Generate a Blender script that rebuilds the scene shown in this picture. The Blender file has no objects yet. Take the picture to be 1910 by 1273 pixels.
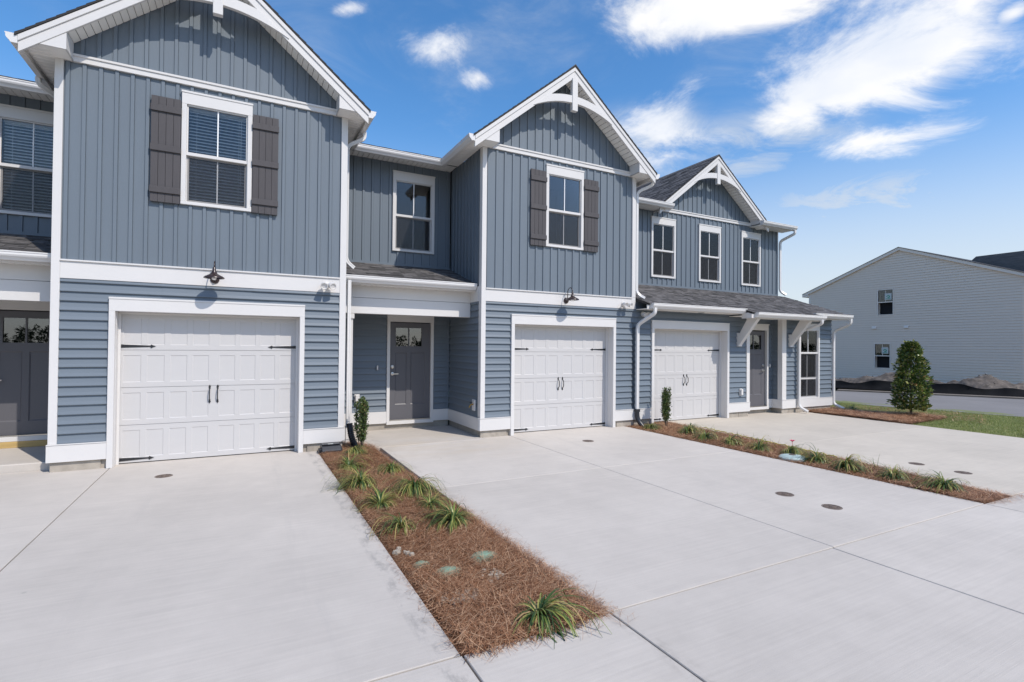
import bpy, math, random
import numpy as np
from mathutils import Vector, Matrix
random.seed(7); rng = np.random.default_rng(7)
S = bpy.context.scene
COL = S.collection
R = math.radians

# ------------------------------------------------------------------ camera, sky, sun, exposure
cam = bpy.data.cameras.new("camera"); camo = bpy.data.objects.new("camera", cam); COL.objects.link(camo); S.camera = camo
YAW, PIT, ROL = 27.673, 0.6077, 0.5537
cam.sensor_width = 36.0; cam.lens = 961.13/1910*36; cam.clip_start = 0.05; cam.clip_end = 2000
_cy, _sy, _cp, _sp, _cr, _sr = (math.cos(R(YAW)), math.sin(R(YAW)), math.cos(R(PIT)), math.sin(R(PIT)), math.cos(R(ROL)), math.sin(R(ROL)))
_f = Vector((_sy*_cp, _cy*_cp, _sp)); _r0 = Vector((_cy, -_sy, 0)); _u0 = _r0.cross(_f)
_r = _cr*_r0+_sr*_u0; _u = -_sr*_r0+_cr*_u0
camo.matrix_world = Matrix(((_r[0], _u[0], -_f[0], 0), (_r[1], _u[1], -_f[1], -8.7325), (_r[2], _u[2], -_f[2], 1.7), (0, 0, 0, 1)))

SUN = Vector((-.47, 1.0, -1.27)).normalized()          # direction the light travels
sl = bpy.data.lights.new("sun", 'SUN'); sl.energy = 5.0; sl.angle = R(0.5); sl.color = (1.0, .935, .85)
so = bpy.data.objects.new("sun", sl); COL.objects.link(so); so.rotation_euler = SUN.to_track_quat('-Z', 'Y').to_euler(); so.location = (5, -20, 25)

W = bpy.data.worlds.new("World"); S.world = W; W.use_nodes = True
nt = W.node_tree; nt.nodes.clear(); N = nt.nodes.new; L = nt.links.new
out = N('ShaderNodeOutputWorld'); bg = N('ShaderNodeBackground'); bg.inputs[1].default_value = 0.15
sky = N('ShaderNodeTexSky'); sky.sky_type = 'NISHITA'; sky.sun_disc = False
sky.sun_elevation = math.asin(-SUN.z); sky.sun_rotation = math.atan2(-SUN.x, -SUN.y)
sky.altitude = 0; sky.air_density = 1.0; sky.dust_density = .6; sky.ozone_density = 2.5
tc = N('ShaderNodeTexCoord'); sep = N('ShaderNodeSeparateXYZ'); L(tc.outputs['Generated'], sep.inputs[0])
def M_(op, a, b=None, c=None, clamp=False):
    n = N('ShaderNodeMath'); n.operation = op; n.use_clamp = clamp
    for i, v in enumerate((a, b, c)):
        if v is None: continue
        if isinstance(v, (int, float)): n.inputs[i].default_value = v
        else: L(v, n.inputs[i])
    return n.outputs[0]
zz = M_('ADD', M_('MAXIMUM', sep.outputs[2], 0.0), 0.18)
comb = N('ShaderNodeCombineXYZ'); L(M_('DIVIDE', sep.outputs[0], zz), comb.inputs[0]); L(M_('DIVIDE', sep.outputs[1], zz), comb.inputs[1])
P = comb.outputs[0]
def noise(vec, scale, detail=6, rough=.55, dist=0.0):
    n = N('ShaderNodeTexNoise'); n.inputs['Scale'].default_value = scale; n.inputs['Detail'].default_value = detail
    n.inputs['Roughness'].default_value = rough; n.inputs['Distortion'].default_value = dist; L(vec, n.inputs['Vector']); return n.outputs['Fac']
def smooth(v, a, b):
    n = N('ShaderNodeMapRange'); n.interpolation_type = 'SMOOTHERSTEP'; n.inputs['From Min'].default_value = a; n.inputs['From Max'].default_value = b; L(v, n.inputs['Value']); return n.outputs[0]
n1 = noise(P, 3.4, 10, .66, .5); n2 = noise(P, 1.1, 4, .5)
# banks of cumulus drifting on the right hand side (centre, half extents, turn), all as sky directions
CL = [(1.36, 0.69, 0.25, 0.235, -1.268, 1.0), (1.20, .70, .13, .08, -.8, .55), (1.409, 0.926, 0.095, 0.122, -1.343, 0.75), (0.9, 0.802, 0.235, 0.105, -0.77, 1.0), (0.791, 0.905, 0.082, 0.089, -0.737, 0.7), (1.695, 0.874, 0.153, 0.098, -1.009, 0.62), (1.149, 1.188, 0.14, 0.145, -0.75, 0.5), (1.413, 0.462, 0.034, 0.043, -0.847, 0.8), (0.413, 1.21, 0.071, 0.053, -0.6, 0.42), (0.554, 1.263, 0.039, 0.038, -0.823, 0.5), (0.199, 1.176, 0.051, 0.022, -0.653, 0.5), (1.248, 1.354, 0.134, 0.116, -0.993, 0.35), (1.316, 0.505, 0.097, 0.034, -2.537, 0.7)]
mask = None
for (cx, cy, ax, ay, rot, st) in CL:
    mp = N('ShaderNodeMapping'); mp.vector_type = 'TEXTURE'; L(P, mp.inputs[0])
    mp.inputs['Location'].default_value = (cx, cy, 0); mp.inputs['Rotation'].default_value = (0, 0, rot); mp.inputs['Scale'].default_value = (ax, ay, 1)
    ln = N('ShaderNodeVectorMath'); ln.operation = 'LENGTH'; L(mp.outputs[0], ln.inputs[0])
    v = M_('MULTIPLY', M_('SUBTRACT', 1.25, ln.outputs['Value']), st)
    v = M_('MAXIMUM', v, -1.0)
    mask = v if mask is None else M_('MAXIMUM', mask, v)
dens = M_('ADD', M_('MULTIPLY', mask, .85), M_('MULTIPLY', M_('SUBTRACT', n1, .5), 2.1))
cum = smooth(dens, -.14, .74)
haze = M_('MULTIPLY', smooth(M_('ADD', M_('MULTIPLY', n2, .6), M_('MULTIPLY', noise(P, 2.6, 8, .65, .8), .5)), .50, .82), .46)
low = M_('MULTIPLY', smooth(M_('SUBTRACT', 1.0, sep.outputs[2]), .58, .96), .80)
vm_ = None
for (cx, cy, ax, ay, rot) in ((1.45, 1.15, .42, .30, -1.0), (1.12, 1.28, .30, .22, -.8), (2.1, 1.1, .6, .35, -1.0)):
    mp = N('ShaderNodeMapping'); mp.vector_type = 'TEXTURE'; L(P, mp.inputs[0]); mp.inputs['Location'].default_value = (cx, cy, 0); mp.inputs['Rotation'].default_value = (0, 0, rot); mp.inputs['Scale'].default_value = (ax, ay, 1)
    ln = N('ShaderNodeVectorMath'); ln.operation = 'LENGTH'; L(mp.outputs[0], ln.inputs[0]); v = smooth(M_('SUBTRACT', 1.1, ln.outputs['Value']), -.1, 1.0); vm_ = v if vm_ is None else M_('MAXIMUM', vm_, v)
thin = M_('MULTIPLY', M_('MULTIPLY', vm_, smooth(noise(P, 2.4, 9, .68, 1.2), .30, .66)), .72)
veil = M_('MAXIMUM', M_('MAXIMUM', haze, low), thin)
body = noise(P, 2.2, 5, .5)
ccol = N('ShaderNodeMix'); ccol.data_type = 'RGBA'; L(smooth(body, .3, .7), ccol.inputs[0])
ccol.inputs[6].default_value = (7.6, 8.0, 8.8, 1); ccol.inputs[7].default_value = (10.2, 9.9, 9.5, 1)
satn = N('ShaderNodeHueSaturation'); satn.inputs['Saturation'].default_value = 1.27; satn.inputs['Value'].default_value = 1.76; L(sky.outputs[0], satn.inputs['Color'])
mx1 = N('ShaderNodeMix'); mx1.data_type = 'RGBA'; L(veil, mx1.inputs[0]); L(satn.outputs[0], mx1.inputs[6]); mx1.inputs[7].default_value = (6.3, 6.7, 7.2, 1)
mx2 = N('ShaderNodeMix'); mx2.data_type = 'RGBA'; L(M_('MULTIPLY', cum, .95), mx2.inputs[0]); L(mx1.outputs[2], mx2.inputs[6]); L(ccol.outputs[2], mx2.inputs[7])
L(mx2.outputs[2], bg.inputs[0]); L(bg.outputs[0], out.inputs[0])
S.view_settings.view_transform = 'Standard'; S.view_settings.look = 'None'; S.view_settings.exposure = -0.4; S.view_settings.gamma = 1
S.view_settings.use_curve_mapping = False
S.render.engine = 'CYCLES'
S.cycles.max_bounces = 8; S.cycles.diffuse_bounces = 4; S.cycles.transparent_max_bounces = 12; S.cycles.caustics_reflective = False

# ------------------------------------------------------------------ materials
def new_mat(name):
    m = bpy.data.materials.new(name); m.use_nodes = True; t = m.node_tree
    return m, t, t.nodes['Principled BSDF']
def surf(name, col, rough=.5, var=.06, scale=3.0, bump=0.0, bscale=60, stretch=(1, 1, 1), spec=.5, metal=0, dirt=None, island=0.0, objrand=0.0, detail=5):
    """plain material with large soft colour variation and a fine relief"""
    m, t, b = new_mat(name); n, l = t.nodes.new, t.links.new
    tc = n('ShaderNodeTexCoord'); mp = n('ShaderNodeMapping'); mp.inputs['Scale'].default_value = stretch; l(tc.outputs['Object'], mp.inputs[0])
    no = n('ShaderNodeTexNoise'); no.inputs['Scale'].default_value = scale; no.inputs['Detail'].default_value = detail; no.inputs['Roughness'].default_value = .6; l(mp.outputs[0], no.inputs[0])
    rp = n('ShaderNodeMapRange'); rp.inputs['From Min'].default_value = .3; rp.inputs['From Max'].default_value = .7; rp.inputs['To Min'].default_value = 1-var; rp.inputs['To Max'].default_value = 1+var; l(no.outputs[0], rp.inputs[0])
    val = rp.outputs[0]
    if island or objrand:
        src = n('ShaderNodeNewGeometry').outputs['Random Per Island'] if island else n('ShaderNodeObjectInfo').outputs['Random']
        k = island or objrand
        r2 = n('ShaderNodeMapRange'); r2.inputs['To Min'].default_value = 1-k; r2.inputs['To Max'].default_value = 1+k; l(src, r2.inputs[0])
        mm = n('ShaderNodeMath'); mm.operation = 'MULTIPLY'; l(val, mm.inputs[0]); l(r2.outputs[0], mm.inputs[1]); val = mm.outputs[0]
    vm = n('ShaderNodeVectorMath'); vm.operation = 'SCALE'; vm.inputs[0].default_value = col; l(val, vm.inputs['Scale'])
    cout = vm.outputs[0]
    if dirt:                       # (colour, amount, scale)
        d = n('ShaderNodeTexNoise'); d.inputs['Scale'].default_value = dirt[2]; d.inputs['Detail'].default_value = 8; d.inputs['Roughness'].default_value = .7; l(mp.outputs[0], d.inputs[0])
        dr = n('ShaderNodeMapRange'); dr.inputs['From Min'].default_value = .55; dr.inputs['From Max'].default_value = .75; dr.inputs['To Max'].default_value = dirt[1]; l(d.outputs[0], dr.inputs[0])
        mix = n('ShaderNodeMix'); mix.data_type = 'RGBA'; l(dr.outputs[0], mix.inputs[0]); l(cout, mix.inputs[6]); mix.inputs[7].default_value = (*dirt[0], 1); cout = mix.outputs[2]
    l(cout, b.inputs['Base Color'])
    b.inputs['Roughness'].default_value = rough; b.inputs['Specular IOR Level'].default_value = spec; b.inputs['Metallic'].default_value = metal
    if bump:
        bn = n('ShaderNodeTexNoise'); bn.inputs['Scale'].default_value = bscale; bn.inputs['Detail'].default_value = 4; l(mp.outputs[0], bn.inputs[0])
        bp = n('ShaderNodeBump'); bp.inputs['Strength'].default_value = bump; bp.inputs['Distance'].default_value = .004; l(bn.outputs[0], bp.inputs['Height']); l(bp.outputs[0], b.inputs['Normal'])
    return m
MT = {}
MT['siding'] = surf('siding_vinyl', (.150, .180, .212), .48, .035, 1.3, .25, 30, (3, 3, .4), .4, objrand=.025)
MT['lap'] = surf('lap_siding_vinyl', (.150, .180, .212), .48, .035, 1.3, .25, 30, (.4, .4, 3), .4, objrand=.03)
MT['trim'] = surf('white_trim', (.665, .645, .625), .45, .02, 1.5, .12, 25, (1, 1, 1), .4)
MT['soffit'] = surf('white_soffit', (.86, .84, .80), .5, .02, 1.5)
MT['gutter'] = surf('white_aluminium', (.72, .70, .68), .3, .02, 2, spec=.5)
MT['garage'] = surf('garage_door_paint', (.545, .53, .52), .38, .012, 1.2, .18, 40, (.6, .6, 6), .4)
MT['shutter'] = surf('shutter_brown_grey', (.080, .074, .077), .6, .06, 3, .5, 24, (5, 5, .6), .3, objrand=.05)
MT['door'] = surf('entry_door_paint', (.115, .112, .122), .42, .03, 1.4, .25, 22, (4, 4, .5), .4)
MT['iron'] = surf('black_iron', (.018, .018, .02), .45, .1, 8)
MT['bronze'] = surf('dark_bronze', (.03, .017, .016), .28, .1, 8, spec=.6)
MT['blackplastic'] = surf('black_plastic', (.018, .02, .026), .35, .1, 8)
MT['nickel'] = surf('satin_nickel', (.55, .52, .48), .3, .03, 8, metal=1)
MT['brass'] = surf('brass', (.45, .27, .08), .35, .05, 8, metal=1)
MT['block'] = surf('foundation_block', (.36, .32, .27), .85, .18, 5, .5, 50, dirt=((.2, .16, .12), .5, 6), objrand=.08)
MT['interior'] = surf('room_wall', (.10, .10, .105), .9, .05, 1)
MT['blind'] = surf('blind_slat', (.9, .9, .9), .5, .02, 2)
MT['shingle'] = surf('asphalt_shingle', (.098, .092, .091), .9, .3, 9, .8, 180, island=.5)
MT['farshingle'] = surf('far_shingle', (.16, .15, .145), .9, .25, 2.2, .8, 20, (1, 1, 6))
MT['roofdeck'] = surf('roof_edge', (.03, .029, .03), .85, .1, 3)
MT['asphalt'] = surf('asphalt', (.20, .19, .185), .9, .08, .5, .6, 90, dirt=((.27, .25, .23), .35, .7))
MT['wood'] = surf('pine_board', (.52, .36, .14), .7, .15, 6, .3, 20, (.3, 4, 4))
MT['mulch'] = surf('straw_floor', (.16, .075, .036), .95, .35, 9, 1.0, 40)
MT['soil'] = surf('ground_dirt', (.19, .16, .13), .95, .2, 1.5, 1.0, 14)
MT['field'] = surf('rough_field', (.085, .095, .045), .95, .3, .4, 1.0, 14, dirt=((.2, .16, .1), .5, .12))
MT['darksoil'] = surf('dark_dirt', (.105, .088, .075), .95, .5, 4.5, 1.0, 9, dirt=((.36, .30, .24), .7, 2.2))
MT['fabric'] = surf('silt_fence_fabric', (.012, .012, .013), .9, .3, 3, .6, 12, spec=.1)
MT['house'] = surf('pale_grey_vinyl', (.84, .705, .585), .6, .02, .4)
MT['housetrim'] = surf('pale_house_trim', (.86, .76, .67), .5, .02, 1)
MT['lawn'] = surf('lawn_soil', (.17, .19, .075), .95, .3, 2.2, .8, 30)
MT['rock'] = surf('white_rock', (.40, .35, .28), .9, .2, 20, .8, 60)
MT['lidgreen'] = surf('green_valve_lid', (.21, .32, .23), .8, .2, 9, .6, 50, dirt=((.24, .15, .09), 1.0, 9))
MT['lidblue'] = surf('pale_blue_lid', (.42, .52, .50), .6, .1, 9, .3, 50, dirt=((.3, .25, .2), .4, 14))
MT['castiron'] = surf('drain_cover_iron', (.13, .095, .075), .7, .35, 25, .6, 90, dirt=((.32, .25, .18), .7, 20))
MT['yellow'] = surf('yellow_rope', (.65, .55, .05), .6, .1, 9)
MT['red'] = surf('pink_petal', (.75, .05, .14), .5, .1, 9)
MT['sticker'] = surf('white_sticker', (.6, .62, .6), .6, .02, 9)
MT['green'] = surf('sticker_green', (.03, .33, .2), .6, .02, 9)
MT['lens'] = surf('lamp_lens', (.45, .45, .45), .2, .1, 20)
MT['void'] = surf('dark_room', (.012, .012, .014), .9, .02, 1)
MT['bark'] = surf('bark', (.11, .085, .06), .9, .2, 12, .6, 60)
MT['sealant'] = surf('joint_filler', (.20, .19, .18), .9, .1, 5)

def glass_mat(name, tint, refl=1.0):
    m = bpy.data.materials.new(name); m.use_nodes = True; t = m.node_tree; t.nodes.clear(); n, l = t.nodes.new, t.links.new
    o = n('ShaderNodeOutputMaterial'); mix = n('ShaderNodeMixShader'); tr = n('ShaderNodeBsdfTransparent'); gl = n('ShaderNodeBsdfGlossy'); fr = n('ShaderNodeFresnel')
    tr.inputs[0].default_value = (*tint, 1); gl.inputs['Roughness'].default_value = .012; gl.inputs[0].default_value = (.92, .94, .96, 1); fr.inputs[0].default_value = 1.45+.5*refl
    # very slight waviness of real panes
    tc = n('ShaderNodeTexCoord'); no = n('ShaderNodeTexNoise'); no.inputs['Scale'].default_value = 1.6; bp = n('ShaderNodeBump'); bp.inputs['Strength'].default_value = .12; bp.inputs['Distance'].default_value = .01
    l(tc.outputs['Object'], no.inputs[0]); l(no.outputs[0], bp.inputs['Height']); l(bp.outputs[0], gl.inputs['Normal'])
    l(fr.outputs[0], mix.inputs[0]); l(tr.outputs[0], mix.inputs[1]); l(gl.outputs[0], mix.inputs[2]); l(mix.outputs[0], o.inputs[0]); return m
MT['glass'] = glass_mat('window_glass', (.93, .95, .955), .12)
MT['doorglass'] = glass_mat('door_glass', (.5, .5, .52), 1.6)
def screen_mat():
    m = bpy.data.materials.new('insect_screen'); m.use_nodes = True; t = m.node_tree; t.nodes.clear(); n, l = t.nodes.new, t.links.new
    o = n('ShaderNodeOutputMaterial'); mix = n('ShaderNodeMixShader'); tr = n('ShaderNodeBsdfTransparent'); d = n('ShaderNodeBsdfDiffuse'); d.inputs[0].default_value = (.055, .055, .06, 1)
    mix.inputs[0].default_value = .40; l(tr.outputs[0], mix.inputs[1]); l(d.outputs[0], mix.inputs[2]); l(mix.outputs[0], o.inputs[0]); return m
MT['screen'] = screen_mat()

def concrete_mat(name, base):
    m, t, b = new_mat(name); n, l = t.nodes.new, t.links.new
    tc = n('ShaderNodeTexCoord'); oi = n('ShaderNodeObjectInfo')
    def nz(scale, detail=6, rough=.6, sc=(1, 1, 1)):
        mp = n('ShaderNodeMapping'); mp.inputs['Scale'].default_value = sc; l(tc.outputs['Object'], mp.inputs[0])
        x = n('ShaderNodeTexNoise'); x.inputs['Scale'].default_value = scale; x.inputs['Detail'].default_value = detail; x.inputs['Roughness'].default_value = rough; l(mp.outputs[0], x.inputs[0]); return x.outputs[0]
    def mr(v, a, b_, c, d):
        x = n('ShaderNodeMapRange'); x.inputs['From Min'].default_value = a; x.inputs['From Max'].default_value = b_; x.inputs['To Min'].default_value = c; x.inputs['To Max'].default_value = d; l(v, x.inputs[0]); return x.outputs[0]
    def mul(a, c):
        x = n('ShaderNodeMath'); x.operation = 'MULTIPLY'; l(a, x.inputs[0])
        if isinstance(c, float): x.inputs[1].default_value = c
        else: l(c, x.inputs[1])
        return x.outputs[0]
    v = mul(mr(nz(.55, 5), .3, .7, .91, 1.07), mr(nz(3.5, 8, .7), .3, .7, .95, 1.04))
    v = mul(v, mr(nz(5, 3, .5, (.25, 9, 1)), .3, .7, .955, 1.035))       # broom streaks
    v = mul(v, mr(nz(220, 2), .3, .7, .95, 1.05))
    v = mul(v, mr(oi.outputs['Random'], 0, 1, .965, 1.03))
    vm = n('ShaderNodeVectorMath'); vm.operation = 'SCALE'; vm.inputs[0].default_value = base; l(v, vm.inputs['Scale'])
    st = mr(nz(1.1, 9, .75), .60, .78, 0, .32)       # soft water marks
    mix = n('ShaderNodeMix'); mix.data_type = 'RGBA'; l(st, mix.inputs[0]); l(vm.outputs[0], mix.inputs[6]); mix.inputs[7].default_value = (.41, .38, .33, 1)
    vor = n('ShaderNodeTexVoronoi'); vor.inputs['Scale'].default_value = 1.6; l(tc.outputs['Object'], vor.inputs[0])
    sp = mr(vor.outputs['Distance'], .018, .03, .55, 0)            # sparse spots
    mix2 = n('ShaderNodeMix'); mix2.data_type = 'RGBA'; l(sp, mix2.inputs[0]); l(mix.outputs[2], mix2.inputs[6]); mix2.inputs[7].default_value = (.33, .31, .28, 1)
    # dark scuffs and tooled-edge marks
    sc = mr(nz(7, 9, .8, (1, .35, 1)), .66, .74, 0, .30)
    mix3 = n('ShaderNodeMix'); mix3.data_type = 'RGBA'; l(sc, mix3.inputs[0]); l(mix2.outputs[2], mix3.inputs[6]); mix3.inputs[7].default_value = (.36, .34, .32, 1)
    sx = n('ShaderNodeSeparateXYZ'); l(tc.outputs['Object'], sx.inputs[0])
    def band(out_, c, w):
        a = n('ShaderNodeMath'); a.operation = 'SUBTRACT'; l(out_, a.inputs[0]); a.inputs[1].default_value = c
        a2 = n('ShaderNodeMath'); a2.operation = 'ABSOLUTE'; l(a.outputs[0], a2.inputs[0]); return mr(a2.outputs[0], w*.2, w, 1, 0)
    last = mix3.outputs[2]
    def wash(mask, col, k):
        nonlocal last
        mm = mul(mask, k); q = n('ShaderNodeMix'); q.data_type = 'RGBA'; l(mm, q.inputs[0]); l(last, q.inputs[6]); q.inputs[7].default_value = (*col, 1); last = q.outputs[2]
    ed = nz(9, 8, .75, (1, .5, 1))
    wash(mul(band(sx.outputs[0], 1.03, .12), mr(ed, .5, .66, 0, 1)), (.25, .23, .21), .62)
    wash(mul(band(sx.outputs[0], .96, .05), mr(ed, .45, .6, 0, 1)), (.30, .28, .26), .5)
    wash(mul(band(sx.outputs[0], 2.12, .10), mr(ed, .5, .66, 0, 1)), (.28, .25, .22), .5)
    wash(mul(mul(band(sx.outputs[0], 3.0, 1.9), band(sx.outputs[1], -.35, 1.5)), mr(nz(1.6, 5, .6, (.4, 1.6, 1)), .42, .66, 0, 1)), (.50, .42, .32), .6)
    wash(mul(band(sx.outputs[0], -.9, .16), mr(nz(2.2, 6, .7, (3, .25, 1)), .5, .7, 0, 1)), (.42, .39, .36), .35)
    wash(mul(band(sx.outputs[0], .45, .16), mr(nz(2.2, 6, .7, (3, .25, 1)), .5, .7, 0, 1)), (.42, .39, .36), .35)
    wash(mul(band(sx.outputs[0], 5.2, .18), mr(nz(2.0, 6, .7, (3, .25, 1)), .5, .7, 0, 1)), (.42, .39, .36), .35)
    wash(mr(nz(14, 6, .8), .68, .76, 0, 1), (.30, .27, .24), .45)
    l(last, b.inputs['Base Color']); b.inputs['Roughness'].default_value = .82; b.inputs['Specular IOR Level'].default_value = .3
    bp = n('ShaderNodeBump'); bp.inputs['Strength'].default_value = .35; bp.inputs['Distance'].default_value = .003
    ad = n('ShaderNodeMath'); ad.operation = 'ADD'; l(nz(26, 3, .5, (.15, 6, 1)), ad.inputs[0]); l(nz(160, 3), ad.inputs[1]); l(ad.outputs[0], bp.inputs['Height']); l(bp.outputs[0], b.inputs['Normal'])
    return m
MT['concrete'] = concrete_mat('broom_finished_concrete', (.53, .485, .435))
MT['concrete_warm'] = concrete_mat('warm_concrete', (.545, .49, .415))

def leaf_mat(name, cols, rough=.5, trans=.25, spec=.35):
    """foliage: colour picked per leaf from a ramp"""
    m, t, b = new_mat(name); n, l = t.nodes.new, t.links.new
    g = n('ShaderNodeNewGeometry'); cr = n('ShaderNodeValToRGB'); cr.color_ramp.interpolation = 'LINEAR'
    e = cr.color_ramp.elements
    while len(e) < len(cols): e.new(.5)
    for i, (p, c) in enumerate(cols): e[i].position = p; e[i].color = (*c, 1)
    l(g.outputs['Random Per Island'], cr.inputs[0]); l(cr.outputs[0], b.inputs['Base Color'])
    b.inputs['Roughness'].default_value = rough; b.inputs['Specular IOR Level'].default_value = spec
    tl = n('ShaderNodeBsdfTranslucent'); l(cr.outputs[0], tl.inputs[0]); mx = n('ShaderNodeMixShader'); mx.inputs[0].default_value = trans
    o = t.nodes['Material Output']; l(b.outputs[0], mx.inputs[1]); l(tl.outputs[0], mx.inputs[2]); l(mx.outputs[0], o.inputs[0]); return m
MT['straw'] = leaf_mat('pine_straw', [(0, (.10, .04, .018)), (.3, (.23, .10, .046)), (.65, (.42, .21, .108)), (1, (.72, .48, .30))], .6, .1)
MT['liriope'] = leaf_mat('liriope_leaf', [(0, (.035, .07, .022)), (.35, (.08, .14, .04)), (.6, (.22, .27, .065)), (.82, (.46, .43, .13)), (1, (.50, .33, .17))], .38, .25)
MT['shrub'] = leaf_mat('holly_leaf', [(0, (.035, .065, .022)), (.5, (.075, .12, .038)), (.85, (.15, .20, .06)), (1, (.26, .2, .09))], .35, .2)
MT['magnolia'] = leaf_mat('magnolia_leaf', [(0, (.04, .08, .02)), (.45, (.09, .145, .032)), (.75, (.20, .25, .06)), (.93, (.40, .40, .15)), (1, (.36, .20, .09))], .22, .15, .6)
MT['grass'] = leaf_mat('grass_blade', [(0, (.16, .20, .05)), (.5, (.28, .34, .10)), (.85, (.42, .42, .17)), (1, (.55, .46, .26))], .6, .35)
MT['treeline'] = leaf_mat('far_pine_foliage', [(0, (.02, .035, .015)), (1, (.05, .075, .03))], .8, .1)

# ------------------------------------------------------------------ mesh helpers
LOC = {}
class Mesh:
    def __init__(s): s.v = []; s.f = []
    def quad(s, a, b, c, d): i = len(s.v); s.v += [a, b, c, d]; s.f.append((i, i+1, i+2, i+3)); return s
    def poly(s, pts): i = len(s.v); s.v += list(pts); s.f.append(tuple(range(i, i+len(pts)))); return s
    def box(s, x0, x1, y0, y1, z0, z1):
        i = len(s.v); s.v += [(x, y, z) for x in (x0, x1) for y in (y0, y1) for z in (z0, z1)]
        s.f += [(i, i+1, i+3, i+2), (i+4, i+6, i+7, i+5), (i, i+4, i+5, i+1), (i+2, i+3, i+7, i+6), (i, i+2, i+6, i+4), (i+1, i+5, i+7, i+3)]; return s
    def extrude(s, pts, d):                       # closed solid: planar polygon pts moved by vector d
        i = len(s.v); n = len(pts); s.v += [tuple(p) for p in pts] + [(p[0]+d[0], p[1]+d[1], p[2]+d[2]) for p in pts]
        s.f.append(tuple(range(i, i+n))[::-1]); s.f.append(tuple(range(i+n, i+2*n)))
        for k in range(n): j = (k+1) % n; s.f.append((i+k, i+j, i+n+j, i+n+k))
        return s
    def sweep(s, path, prof, up=(0, 0, 1), closed=True):   # prof: list of (a,b) in (side, up) axes
        path = [Vector(p) for p in path]; i0 = len(s.v); n = len(prof); m = len(path)
        for k, p in enumerate(path):
            d = (path[min(k+1, m-1)]-path[max(k-1, 0)]).normalized()
            u = Vector(up); sd = d.cross(u)
            if sd.length < .05: sd = d.cross(Vector((0, -1, 0.0001)))
            sd.normalize(); u2 = sd.cross(d)
            if 0 < k < m-1:
                a = (path[k]-path[k-1]).angle(path[k+1]-path[k])/2; sc = 1/max(math.cos(a), .5)
            else: sc = 1
            s.v += [tuple(p+sd*a_*1.0+u2*b_*sc) for a_, b_ in prof]
        for k in range(m-1):
            for q in range(n if closed else n-1):
                r = (q+1) % n; s.f.append((i0+k*n+q, i0+k*n+r, i0+(k+1)*n+r, i0+(k+1)*n+q))
        if closed: s.f.append(tuple(range(i0, i0+n))[::-1]); s.f.append(tuple(range(i0+(m-1)*n, i0+m*n)))
        return s
    def lathe(s, c, prof, seg=20, axis='z', cap=True):     # prof: (radius, height)
        i0 = len(s.v); n = len(prof)
        for k in range(seg):
            a = 2*math.pi*k/seg
            for r_, h in prof:
                x, y = r_*math.cos(a), r_*math.sin(a)
                s.v.append((c[0]+x, c[1]+y, c[2]+h) if axis == 'z' else ((c[0]+x, c[1]-h, c[2]+y) if axis == 'y' else (c[0]-h, c[1]+x, c[2]+y)))
        for k in range(seg):
            k2 = (k+1) % seg
            for q in range(n-1): s.f.append((i0+k*n+q, i0+k2*n+q, i0+k2*n+q+1, i0+k*n+q+1))
        if cap:
            s.f.append(tuple(i0+k*n for k in range(seg))[::-1]); s.f.append(tuple(i0+k*n+n-1 for k in range(seg)))
        return s
def tagit(o, label=None, cat=None, group=None, kind=None):
    if label: o['label'] = label
    if cat: o['category'] = cat
    if group: o['group'] = group
    if kind: o['kind'] = kind
    return o
def thing(name, label, cat, loc=(0, 0, 0), group=None):
    o = bpy.data.objects.new(name, None); COL.objects.link(o); o.location = loc; o.empty_display_size = .2; LOC[o.name] = Vector(loc)
    return tagit(o, label, cat, group)
def obj(name, m, mat, parent=None, kind=None, label=None, cat=None, group=None, smooth=False, bevel=0, org=None):
    """mesh given in world coordinates; stored relative to its parent's origin, or to org for a top-level mesh"""
    me = bpy.data.meshes.new(name); o0 = LOC[parent.name] if parent else Vector(org or (0, 0, 0))
    me.from_pydata([(v[0]-o0.x, v[1]-o0.y, v[2]-o0.z) for v in m.v], [], m.f); me.update()
    if not isinstance(mat, (list, tuple)): mat = [mat]
    for q in mat: me.materials.append(MT[q])
    if smooth: me.shade_smooth() if smooth is True else me.set_sharp_from_angle(angle=R(smooth))
    o = bpy.data.objects.new(name, me); COL.objects.link(o)
    if parent: o.parent = parent; LOC[o.name] = o0
    else: o.location = o0; LOC[o.name] = o0
    if bevel:
        bm = o.modifiers.new('edge', 'BEVEL'); bm.width = bevel; bm.segments = 1; bm.limit_method = 'ANGLE'
    return tagit(o, label, cat, group, kind)
def each(name, boxes, mat, parent, **k):
    for b in boxes: o = obj(name, Mesh().box(*b), mat, parent, **k)
    return o
def np_obj(name, V, F, mat, parent=None, org=(0, 0, 0), **kw):      # V (n,3) world, F (m,k)
    me = bpy.data.meshes.new(name); o0 = np.array(LOC[parent.name] if parent else org, dtype=float)
    V = (V-o0).astype(np.float32); me.vertices.add(len(V)); me.vertices.foreach_set('co', V.ravel())
    k = F.shape[1]; me.loops.add(F.size); me.loops.foreach_set('vertex_index', F.astype(np.int32).ravel())
    me.polygons.add(len(F)); me.polygons.foreach_set('loop_start', np.arange(0, F.size, k, dtype=np.int32)); me.polygons.foreach_set('loop_total', np.full(len(F), k, dtype=np.int32))
    me.update(calc_edges=True); me.materials.append(MT[mat]); o = bpy.data.objects.new(name, me); COL.objects.link(o)
    if parent: o.parent = parent
    else: o.location = o0
    LOC[o.name] = Vector(o0); return tagit(o, kw.get('label'), kw.get('cat'), kw.get('group'), kw.get('kind'))

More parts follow.
